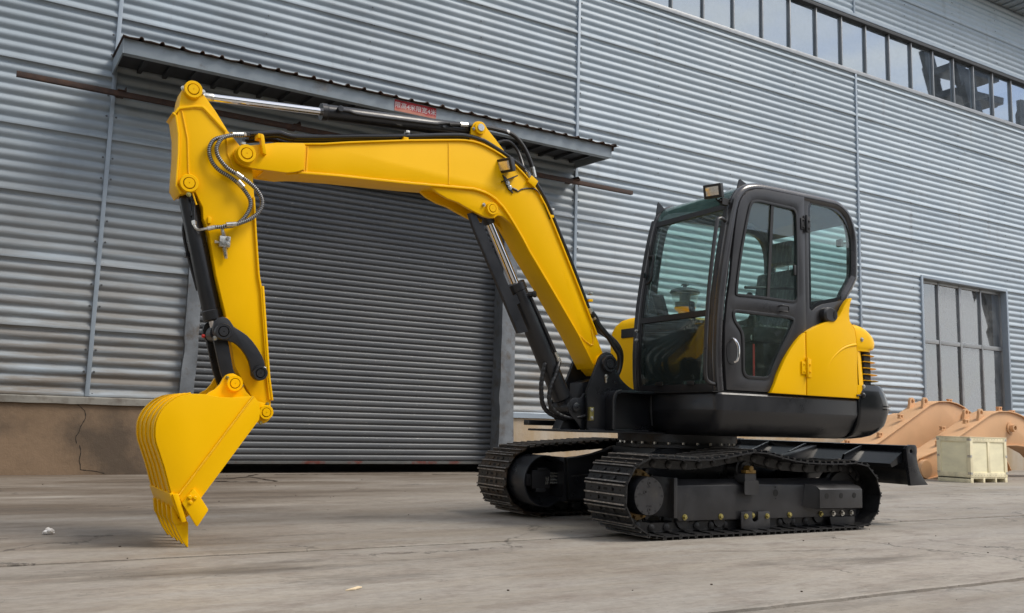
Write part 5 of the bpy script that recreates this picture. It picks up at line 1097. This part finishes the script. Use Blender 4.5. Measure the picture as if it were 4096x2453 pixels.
def make_track(yc, sh, path):
    tk = part('crawler_track', EX); P = loop_pts(path, .138); n = len(P)
    for i in range(n):
        a, c = P[i], P[(i + 1) % n]; t_ = (c - a).normalized(); mid = (a + c) / 2
        M = Matrix(((t_.x, 0, -t_.y, mid.x), (0, 1, 0, yc), (t_.y, 0, t_.x, mid.y), (0, 0, 0, 1)))
        link('track_shoe', sh, tk, M); link('chain_link', LK, tk, M)
    return tk
NY, FY = 4.895, 6.425
make_track(NY, SH_N, PATH); make_track(FY, SH_F, PATHF)
def roller_mesh():
    s = MB(); s.rev((0, -.09, 0), (0, 1, 0), [(0, .03), (.0, .055), (.02, .06), (.025, .075), (.04, .075), (.042, .06), (.138, .06), (.14, .075), (.155, .075), (.16, .06), (.18, .055), (.18, .03)], 24); return s.data('roller', 'track')
RM = roller_mesh()
def undercarriage(yc, sg):
    """sg -1: outer side faces the camera"""
    yo = yc - .095
    s = MB()
    rg = [[(x, yo, .344 if x < 5.4 else .335), (x, yo, .12 if x > 4.21 else .14), (x, yo + .19, .12), (x, yo + .19, .375), (x, yo + .06, .385)] for x in (4.18, 4.23, 5.0, 5.6, 6.03)]
    s.loft(rg); tf = s.build('track_frame', 'frame_paint', EX, bevel=.004)
    q = MB(); q.prism([(4.182, .343), (4.182, .14), (4.209, .108), (6.03, .094), (6.03, .335)], yo - .012, yo - .0005); q.build('side_plate', 'frame_paint', tf, bevel=.003)
    q = MB(); q.box(4.150, 4.180, yo - .03, yo + .19, .13, .40); q.build('end_plate', 'frame_paint', tf, bevel=.003)
    for x in (4.26, 4.60, 4.94, 5.285, 5.625): link('track_roller', RM, tf, Matrix.Translation((x, yc, .108)))
    link('carrier_roller', RM, tf, Matrix.Translation((4.86, yc, .455)))
    q = MB(); q.rev((5.935, yc - .06, .265), (5.935, yc + 1, .265), [(0, .08), (0, .165), (.025, .175), (.03, .195), (.09, .195), (.095, .175), (.12, .165), (.12, .08)], 36); q.build('idler_wheel', 'track', tf)
    # sprocket and final drive
    s2 = MB(); s2.rev((3.90, yc - .02, .285), (3.90, yc + 1, .285), [(0, .05), (0, .16), (.04, .16), (.04, .05)], 36)
    for k in range(19):
        w = 2 * PI * k / 19; c = Vector((3.90 + .175 * math.cos(w), yc, .285 + .175 * math.sin(w))); r_ = Vector((math.cos(w), 0, math.sin(w))); t_ = Vector((-math.sin(w), 0, math.cos(w))); s2.obox(c, r_ * .022, (0, .02, 0), t_ * .014)
    s2.build('sprocket', 'track', tf)
    if sg < 0:
        q = MB(); q.rev((3.892, yc - .02, .286), (3.892, 0, .286), [(0, .172), (.012, .172), (.014, .13), (.03, .13)], 40); q.build('sprocket_ring', 'brass_paint', tf)
        for k in range(14):
            w = 2 * PI * (k + .4) / 14; bolt(3.892 + .152 * math.cos(w), yc - .033, .286 + .152 * math.sin(w), .011, .014, 'brass_paint', tf)
        yd = 4.722
        q = MB(); q.rev((3.892, yc - .03, .286), (3.892, 0, .286), [(0, .128), (yc - .03 - yd - .01, .128), (yc - .03 - yd, .124)], 48); q.build('drive_housing', 'black_paint', tf, angle=40)
        q = MB(); q.rev((3.892, yd + .0, .286), (3.892, 0, .286), [(0, .1235), (.003, .1225)], 48); q.build('drive_cover', 'frame_paint', tf)
        for k in range(12):
            w = 2 * PI * k / 12 + PI / 12 * 0
            q = MB(); xx_, z_ = 3.892 + .111 * math.sin(w), .286 + .111 * math.cos(w); q.rev((xx_, yd - .003, z_), (xx_, 0, z_), [(0, .0065), (.002, .0065), (.002, .0035)], 10, caps=False); q.rev((xx_, yd - .0035, z_), (xx_, 0, z_), [(0, .0035), (.0005, .0005)], 8, 1, caps=False); q.build('cap_screw', ['frame_paint', 'dark_gap'], tf)
        for xx_, z_ in ((3.893, .372), (3.860, .315), (3.893, .198)):
            q = MB(); q.rev((xx_, yd - .0031, z_), (xx_, 0, z_), [(0, .0145), (.003, .014), (.003, .008)], 18, caps=False); q.rev((xx_, yd - .0036, z_), (xx_, 0, z_), [(0, .008), (.0005, .0005)], 10, 1, caps=False); q.build('plug', ['grey_paint', 'dark_gap'], tf)
        for tx, xx_, z_ in (('FILL', 3.893, .347), ('LEVEL', 3.822, .302), ('DRAIN', 3.893, .223)): text(tx, (xx_, yd - .0045, z_), .017, 'weld_black', tf)
        q = MB(); q.prism([(4.786, .369), (4.796, .379), (4.918, .379), (4.928, .369), (4.928, .288), (4.918, .278), (4.796, .278), (4.786, .288)], yo - .055, yo - .045); q.box(4.80, 4.91, yo - .045, yo + .06, .36, .425); q.build('carrier_bracket', 'frame_paint', tf)
        q = MB(); q.box(4.805, 4.905, yo - .05, yo + .0, .428, .452); q.cyl((4.857, yo - .055, .462), (4.857, yo + .05, .462), .022, 14); q.build('carrier_clamp', 'brass_paint', tf, bevel=.004)
        GP = [(4.764, .158), (4.875, .158), (4.875, .10), (4.890, .085), (4.915, .085), (4.932, .10), (4.932, .156), (5.045, .154), (5.052, .145), (5.052, .036), (4.99, .026), (4.91, .022), (4.83, .028), (4.766, .042)]
        q = MB(); q.prism(GP, yo - .042, yo - .028); q.build('roller_guard', 'frame_paint', tf, bevel=.003)
        for x, z in ((4.81, .127), (5.022, .123)): bolt(x, yo - .042, z, .0135, .016, 'zinc_yellow', tf)
        bolt(4.903, yo - .014, .128, .0135, .016, 'zinc_yellow', tf)
        for x, z in ((4.26, .133), (4.594, .128), (5.285, .122), (5.625, .119)): bolt(x, yo - .012, z, .0145, .018, 'zinc_yellow', tf)
        for x in (5.766, 5.868, 5.972): bolt(x, yo - .012, .118, .0145, .018, 'zinc', tf)
        q = MB(); q.prism([(5.71, .095), (5.995, .092), (5.992, .05), (5.975, .022), (5.935, .006), (5.90, .010), (5.85, .022), (5.735, .024), (5.718, .045)], yo - .03, yo - .013); q.build('guide_plate', 'frame_paint', tf, bevel=.004)
        y0 = yo - .115
        rg = [[(5.50, y0, .312), (5.98, y0, .307), (5.98, y0, .195), (5.50, y0, .206)], [(5.46, yo - .013, .352), (5.99, yo - .013, .345), (5.99, yo - .013, .152), (5.45, yo - .013, .166)]]
        rg = [[(5.50, y0, .312), (5.98, y0, .307), (5.98, y0, .165), (5.50, y0, .172)], [(5.495, y0 + .03, .335), (5.985, y0 + .03, .33), (5.985, y0 + .03, .155), (5.495, y0 + .03, .162)], [(5.455, yo - .013, .350), (5.99, yo - .013, .344), (5.99, yo - .013, .152), (5.42, yo - .013, .180)]]
        q = MB(); q.loft(rg); q.build('step_box', 'frame_paint', tf, bevel=.005)
        for x in (5.575, 5.735, 5.885):
            q = MB(); q.rev((x, y0 - .0005, .262), (x, y0 - 1, .262), [(0, .021), (.0012, .021)], 18); q.build('step_hole', 'dark_gap', tf)
        q = MB(); q.rev((5.143, yo - .0125, .283), (5.143, 0, .283), [(0, .026), (.001, .026)], 20); q.rev((5.143, yo - .0125, .325), (5.143, 0, .325), [(0, .006), (.001, .006)], 8); q.rev((5.143, yo - .0125, .243), (5.143, 0, .243), [(0, .006), (.001, .006)], 8); q.build('frame_hole', 'dark_gap', tf)
    else:
        # inner face of the far drive: guard shell and travel motor
        D0 = [(3.89 + .20 * math.cos(a), .30 + .20 * math.sin(a)) for a in [math.radians(58 + 244 * k / 22) for k in range(23)]] + [(4.07, .17), (4.07, .44)]
        plate('motor_guard', D0, [inset(D0, .014)], 5.97, 6.25, 'black_paint', tf, bevel=.003)
        q = MB(); q.prism(inset(D0, .012), 6.14, 6.16); q.build('guard_back', 'black_paint', tf)
        q = MB(); q.box(4.045, 4.075, 5.95, 6.25, .14, .485); q.build('end_plate', 'black_paint', tf, bevel=.003)
        q = MB(); q.box(3.80, 3.97, 6.03, 6.14, .24, .38); q.box(3.84, 3.94, 6.02, 6.10, .38, .40); q.box(3.76, 3.81, 6.05, 6.13, .26, .35); q.box(3.84, 3.93, 6.03, 6.12, .21, .24); q.build('travel_motor', 'grey_paint', tf, bevel=.006)
        q = MB()
        for z in (.355, .33, .305, .28): q.cyl((3.97, 6.05, z), (4.02, 6.05, z), .010, 8); q.cyl((4.02, 6.05, z), (4.045, 6.05, z), .008, 8)
        q.box(3.925, 3.955, 6.028, 6.0295, .27, .33); q.build('motor_fittings', 'zinc', tf)
        for w in (70, 180, 250, 290): 
            w = math.radians(w); bolt(3.89 + .16 * math.cos(w), 6.138, .30 + .16 * math.sin(w), .014, .02, 'black_paint', tf)
    return tf
undercarriage(NY, -1); undercarriage(FY, 1)

# ---- dozer blade behind
BLP = [(6.54, .62), (6.56, .645), (6.60, .655), (6.66, .653), (6.679, .635), (6.68, .60), (6.674, .57), (6.678, .53), (6.69, .485), (6.715, .43), (6.75, .385), (6.812, .33), (6.585, .325), (6.565, .45), (6.545, .58)]
s = MB(); s.prism([(6.575, .645), (6.60, .65), (6.592, .58), (6.60, .50), (6.63, .42), (6.69, .345), (6.79, .33), (6.67, .325), (6.605, .40), (6.572, .50), (6.565, .58)], 4.725, 6.60)
bl = s.build('dozer_blade', 'gloss_black', EX, bevel=.004)
for y0, y1 in ((4.69, 4.72), (6.605, 6.635)):
    plate('end_plate', BLP, [chaikin([(6.585, .585), (6.617, .585), (6.617, .617), (6.585, .617)], 2)], y0, y1, 'black_paint', bl, bevel=.005)
q = MB(); q.loft([[(6.40, y, .50), (6.57, y, .60), (6.57, y, .52), (6.42, y, .47)] for y in (4.74, 6.59)]); q.build('back_tube', 'gloss_black', bl)
for y in (5.15, 5.75, 6.2):
    q = MB(); q.prism([(6.58, .64), (6.35, .56), (6.32, .50), (6.35, .42), (6.58, .36)], y - .012, y + .012); q.build('rib', 'gloss_black', bl, bevel=.003)
for y in (5.30, 6.02):
    q = MB(); q.loft([[(5.7, y - .06, .30), (5.7, y + .06, .30), (5.7, y + .06, .42), (5.7, y - .06, .42)], [(6.58, y - .05, .42), (6.58, y + .05, .42), (6.58, y + .05, .54), (6.58, y - .05, .54)]]); q.build('push_arm', 'gloss_black', bl, bevel=.006)
q = MB(); q.obox((6.35, 5.66, .52), (.25, 0, .06), (0, .045, 0), (-.01, 0, .045)); q.build('blade_cylinder', 'black_paint', bl, bevel=.01)

# ------------------------------------------------------------------ crate by the wall
CR_ = thing('wooden_crate', 'pale plywood shipping crate on a pallet base in front of the peach booms', 'crate', (14.16, 8.94, 0))
x0, x1, y0, y1, zb, zt = 13.665, 14.665, 8.655, 9.235, .085, .715
s = MB(); s.box(x0 + .012, x1 - .012, y0 + .012, y1 - .012, zb, zt - .006); s.build('panel_box', 'ply', CR_)
def batten(a0, a1, b0, b1, c0, c1): q = MB(); q.box(a0, a1, b0, b1, c0, c1); return q.build('batten', 'pine', CR_, bevel=.002)
for (z0, z1) in ((zb, zb + .075), (zt - .07, zt)):
    batten(x0 + .071, x1 - .071, y0, y0 + .0119, z0, z1); batten(x0, x0 + .0119, y0 + .071, y1 - .071, z0, z1)
for a0, a1 in ((x0, x0 + .07), (x1 - .07, x1), (x0 + .47, x0 + .53)): batten(a0, a1, y0 - .001, y0 + .0117, zb + (.076 if a0 > x0 + .1 and a0 < x1 - .2 else 0), zt - (.071 if a0 > x0 + .1 and a0 < x1 - .2 else 0))
for b0, b1 in ((y0 + .012, y0 + .07), (y1 - .07, y1)): batten(x0 - .001, x0 + .0117, b0, b1, zb, zt)
batten(x0 - .006, x1 + .006, y0 - .006, y1 + .006, zt, zt + .010)
for a0 in (x0 + .02, x0 + .37, x0 + .68):
    pass
for a0, a1 in ((x0, x0 + .07), (x0 + .33, x0 + .38), (x0 + .66, x0 + .70), (x1 - .07, x1)):
    q = MB(); q.box(a0, a1, y0 + .004, y1 - .004, .0, zb - .001); q.build('bearer', 'pine', CR_, bevel=.003)
q = MB(); q.box(x0, x1, y0 + .01, y1 - .01, zb - .022, zb - .001); q.build('deck_board', 'pine', CR_)
s = MB()
for z in (zt - .05, .40, .13):
    s.box(x0 - .004, x0 - .0015, y0 + .0, y0 + .05, z, z + .035); s.box(x0 - .004, x0 + .04, y0 - .0045, y0 - .002, z, z + .035); s.box(x1 - .04, x1 + .003, y0 - .0045, y0 - .002, z, z + .035); s.box(x0 - .004, x0 - .0015, y1 - .05, y1, z, z + .035)
s.build('corner_strap', 'zinc', CR_)
s = MB()
for a in [x0 + .03 + .08 * k for k in range(12)]:
    for z in (zb + .03, zt - .03): s.box(a, a + .008, y0 - .0025, y0 - .0005, z, z + .008)
nl = s.build('nail_heads', 'screw', CR_); nl['kind'] = 'stuff'

# ------------------------------------------------------------------ primed booms lying by the wall
def lying_boom(label, dx, dy, top, bot, w, lugs, clips, bosses, seam=True):
    B0 = thing('spare_boom', label, 'excavator boom', (15.5 + dx, 9.8 + dy, 0), 'primed excavator booms stored by the wall')
    yn = 9.6 + dy
    T = [(x + dx, z) for x, z in top]; Bo = [(x + dx, z) for x, z in bot]
    s = MB(); s.prism(T + Bo, yn + .035, yn + w - .035); s.build('web', 'peach', B0, bevel=.004)
    s = MB(); s.prism(strip(T, 0, .02, 0, 0), yn, yn + w); s.build('top_flange', 'peach', B0, bevel=.003)
    s = MB(); s.prism(strip(Bo, 0, .016, 0, 0), yn, yn + w); s.build('bottom_flange', 'peach', B0, bevel=.003)
    q = MB(); q.rev((13.83 + dx, yn - .06, .165), (13.83 + dx, yn + 1, .165), [(0, .09), (0, .15), (.02, .16), (w + .10, .16), (w + .12, .15), (w + .12, .09)], 28); q.build('foot_tube', 'peach', B0, angle=30)
    for (x, z, r) in lugs:
        for y in (yn + .05, yn + w - .09):
            A_ = [(x + dx + r * math.cos(a), z + r * math.sin(a)) for a in [math.radians(-20 + 220 * k / 14) for k in range(15)]] + [(x + dx - r * 1.6, z - r * 2.6), (x + dx + r * 1.7, z - r * 2.0)]
            plate('lug', A_, [[(x + dx + r * .5 * math.cos(2 * PI * k / 16), z + r * .5 * math.sin(2 * PI * k / 16)) for k in range(16)]], y, y + .05, 'peach', B0, bevel=.004)
    for (x, z, yy_) in clips:
        q = MB(); q.box(x + dx - .06, x + dx + .06, yn + yy_, yn + yy_ + .06, z, z + .022); q.box(x + dx - .045, x + dx - .02, yn + yy_, yn + yy_ + .06, z + .022, z + .06); q.box(x + dx + .02, x + dx + .045, yn + yy_, yn + yy_ + .06, z + .022, z + .06); q.box(x + dx - .06, x + dx + .06, yn + yy_, yn + yy_ + .06, z + .0605, z + .078); q.build('pipe_clip', 'peach', B0, bevel=.004)
    for (x, z, r) in bosses:
        q = MB(); q.rev((x + dx, yn + .03, z), (x + dx, yn - 1, z), [(0, r * 1.6), (.02, r * 1.6), (.022, r), (.10, r), (.10, r * .6), (.05, r * .55)], 26, caps=False); q.rev((x + dx, yn - .03, z), (x + dx, yn - 1, z), [(0, r * .6), (.001, .001)], 20, 1, caps=False); q.build('pivot_boss', ['peach', 'zinc_yellow'], B0)
    if seam: weld('weld_bead', [(T[3][0] + .25, yn + .019, T[3][1] - .02), (T[3][0] + .33, yn + .019, T[3][1] - .4)], .008, 'peach', B0)
    return B0
T1 = [(13.64, .26), (13.72, .33), (13.95, .385), (14.30, .48), (14.75, .665), (15.3, .90), (15.85, 1.13), (16.08, 1.185), (16.42, 1.195), (16.65, 1.168), (16.86, 1.118), (17.2, .98), (17.6, .74), (17.95, .46), (18.25, .18), (18.36, .04)]
B1 = [(18.2, .0), (18.0, .06), (17.7, .27), (17.4, .45), (17.0, .57), (16.6, .60), (16.33, .595), (15.9, .545), (15.4, .42), (15.0, .28), (14.6, .13), (14.2, .04), (13.9, .0), (13.68, .0), (13.63, .08)]
lying_boom('peach primed excavator boom with round side pivot directly behind the wooden crate', 0, 0, T1, B1, .42, [(15.62, 1.16, .07)], [(14.45, .56, .10), (14.85, .82, .28), (15.2, .95, .06), (16.3, 1.21, .1), (16.75, 1.16, .12)], [(16.46, .904, .07)])
lying_boom('peach primed excavator boom with twin lugs standing before the tall window', -.35, .95, [(x, z * 1.13 + .02) for x, z in T1], [(x, z * 1.1) for x, z in B1], .42, [(15.75, 1.36, .075)], [(14.5, .68, .1), (15.1, 1.02, .1), (16.6, 1.36, .1)], [(16.9, 1.10, .06)])
lying_boom('peach primed excavator boom farthest left, half hidden behind the black counterweight', -.3, 1.62, [(x, z * .95) for x, z in T1], B1, .36, [(14.97, .93, .07)], [(14.4, .52, .1)], [], False)

# ------------------------------------------------------------------ litter on the yard
s = MB()
for c, r in (((.448, 6.16, .016), .017), ((.466, 6.15, .024), .018), ((.455, 6.17, .03), .014), ((.478, 6.17, .016), .015), ((.438, 6.17, .013), .012)): s.ico(c, r, 7, (1, .8, .85))
s.v = [tuple(Vector(v) + Vector((noise.noise(Vector(v) * 90), noise.noise(Vector(v) * 90 + Vector((7, 0, 0))), max(0, noise.noise(Vector(v) * 90 + Vector((0, 7, 0)))))) * .006) for v in s.v]
tag(s.build('plastic_scrap', 'white_scrap'), 'crumpled white scrap lying on the concrete left of the bucket', 'litter')
s = MB(); s.add([(1.455, 3.80, .002), (1.53, 3.845, .006), (1.545, 3.835, .004), (1.50, 3.805, .002), (1.455, 3.80, .006), (1.53, 3.845, .010), (1.545, 3.835, .008), (1.50, 3.805, .006)], [(0, 3, 2, 1), (4, 5, 6, 7), (0, 1, 5, 4), (1, 2, 6, 5), (2, 3, 7, 6), (3, 0, 4, 7)])
tag(s.build('wood_chip', 'chip', smooth=False), 'small pale wood chip on the concrete in the foreground', 'litter')
s = MB()
for k in range(70):
    x, y = random.uniform(-.2, 9), random.uniform(2.3, 11.5)
    r = random.uniform(.002, .006) * (1 + y * .06); s.ico((x, y, r * .35), r, 4, (1, random.uniform(.5, 1), .5))
gr = tag(s.build('grit', 'joint'), 'scattered dark grit and crumbs on the concrete yard', 'grit', kind='stuff')

# ------------------------------------------------------------------ across the yard, behind the camera (seen mirrored in glass and steel)
OH = thing('opposite_hall', 'low grey factory hall across the yard, unseen, blocking low sky light and mirrored in the glass', 'building', (8, -24, 0))  # unseen hall, added to block low sky light from behind the camera
s = MB(); s.box(-45, 55, -34, -24, 0, 10.5); s.build('hall_wall', 'hall_paint', OH)
s = MB(); s.box(-46, 56, -34.5, -23.4, 10.5, 11.0); s.build('hall_roof', 'hall_paint', OH)
for i in range(16):
    x = -40 + i * 5.8
    s = MB(); s.box(x, x + 2.6, -24.0 + .01, -23.95, 1.2, 3.6); s.build('hall_window', 'gloss_black', OH)
SH = thing('side_hall', 'grey factory hall closing the yard on the left, mirrored in the windscreen', 'building', (-10, -6, 0))
s = MB(); s.box(-20, -9.0, -20, 11.0, 0, 8.5); s.build('hall_wall', 'hall_paint', SH)
s = MB(); s.box(-20.5, -8.5, -20.5, 11.5, 8.5, 8.9); s.build('hall_roof', 'hall_paint', SH)
for i in range(9):
    y = -17 + i * 3.1
    s = MB(); s.box(-8.995, -8.95, y, y + 1.9, 4.6, 6.6); s.build('hall_window', 'bright_pane', SH)
vs, fs = [], []
rnd = random.Random(5)
for i in range(16):
    x, y, h = -18 + i * 3.4 + rnd.uniform(-.6, .6), -13 + rnd.uniform(-1, 1), rnd.uniform(4.6, 6.0)
    for k in range(1100):
        while True:
            p = Vector((rnd.uniform(-1, 1), rnd.uniform(-1, 1), rnd.uniform(-1, 1)))
            if p.length < 1 and noise.noise(p * 2.3 + Vector((i, 0, 0))) > -.2: break
        c = Vector((x + p.x * 2.0, y + p.y * 1.6, h * .52 + p.z * h * .48)); a = Vector((rnd.gauss(0, 1), rnd.gauss(0, 1), rnd.gauss(0, 1))).normalized(); b2 = a.orthogonal().normalized(); r = rnd.uniform(.14, .30)
        k0 = len(vs); vs += [c + a * r, c + b2 * r * .5, c - a * r, c - b2 * r * .5]; fs.append((k0, k0 + 1, k0 + 2, k0 + 3))
me = D.meshes.new('shrub_row'); me.from_pydata([tuple(v) for v in vs], [], fs); me.materials.append(MATS['leaf'])
tag(link('shrub_row', me), 'row of leafy green shrubs across the yard, mirrored in the door glass', 'shrubs', kind='stuff')

MT = thing('lattice_mast', 'dark leaning lattice mast with red foot, mirrored in the end panes of the window band', 'mast', (40.0, 1.0, 0))
for y in (.2, 1.8):
    s = MB(); s.obox((38.0, y, 9.5), (-3.2, 0, 8.2), (0, .12, 0), (.30, 0, .12)); s.build('chord', 'black_paint', MT)
    s = MB(); s.obox((43.0, y, 8.5), (-.4, 0, 8.5), (0, .12, 0), (.40, 0, .02)); s.build('chord', 'black_paint', MT)
for k in range(15):
    z = 2.6 + k * 1.0; x = 40.7 - (z - 2.6) * .39
    s = MB(); s.obox((x + 1.2, 1.0, z), (1.7, 0, .1), (0, .5, 0), (.02, 0, .16)); s.build('tread', 'black_paint', MT)
s = MB(); s.obox((41.2, 1.0, 2.2), (.9, 0, 0), (0, .9, 0), (-.3, 0, 2.2)); s.build('foot', 'red_strap', MT, bevel=.03)
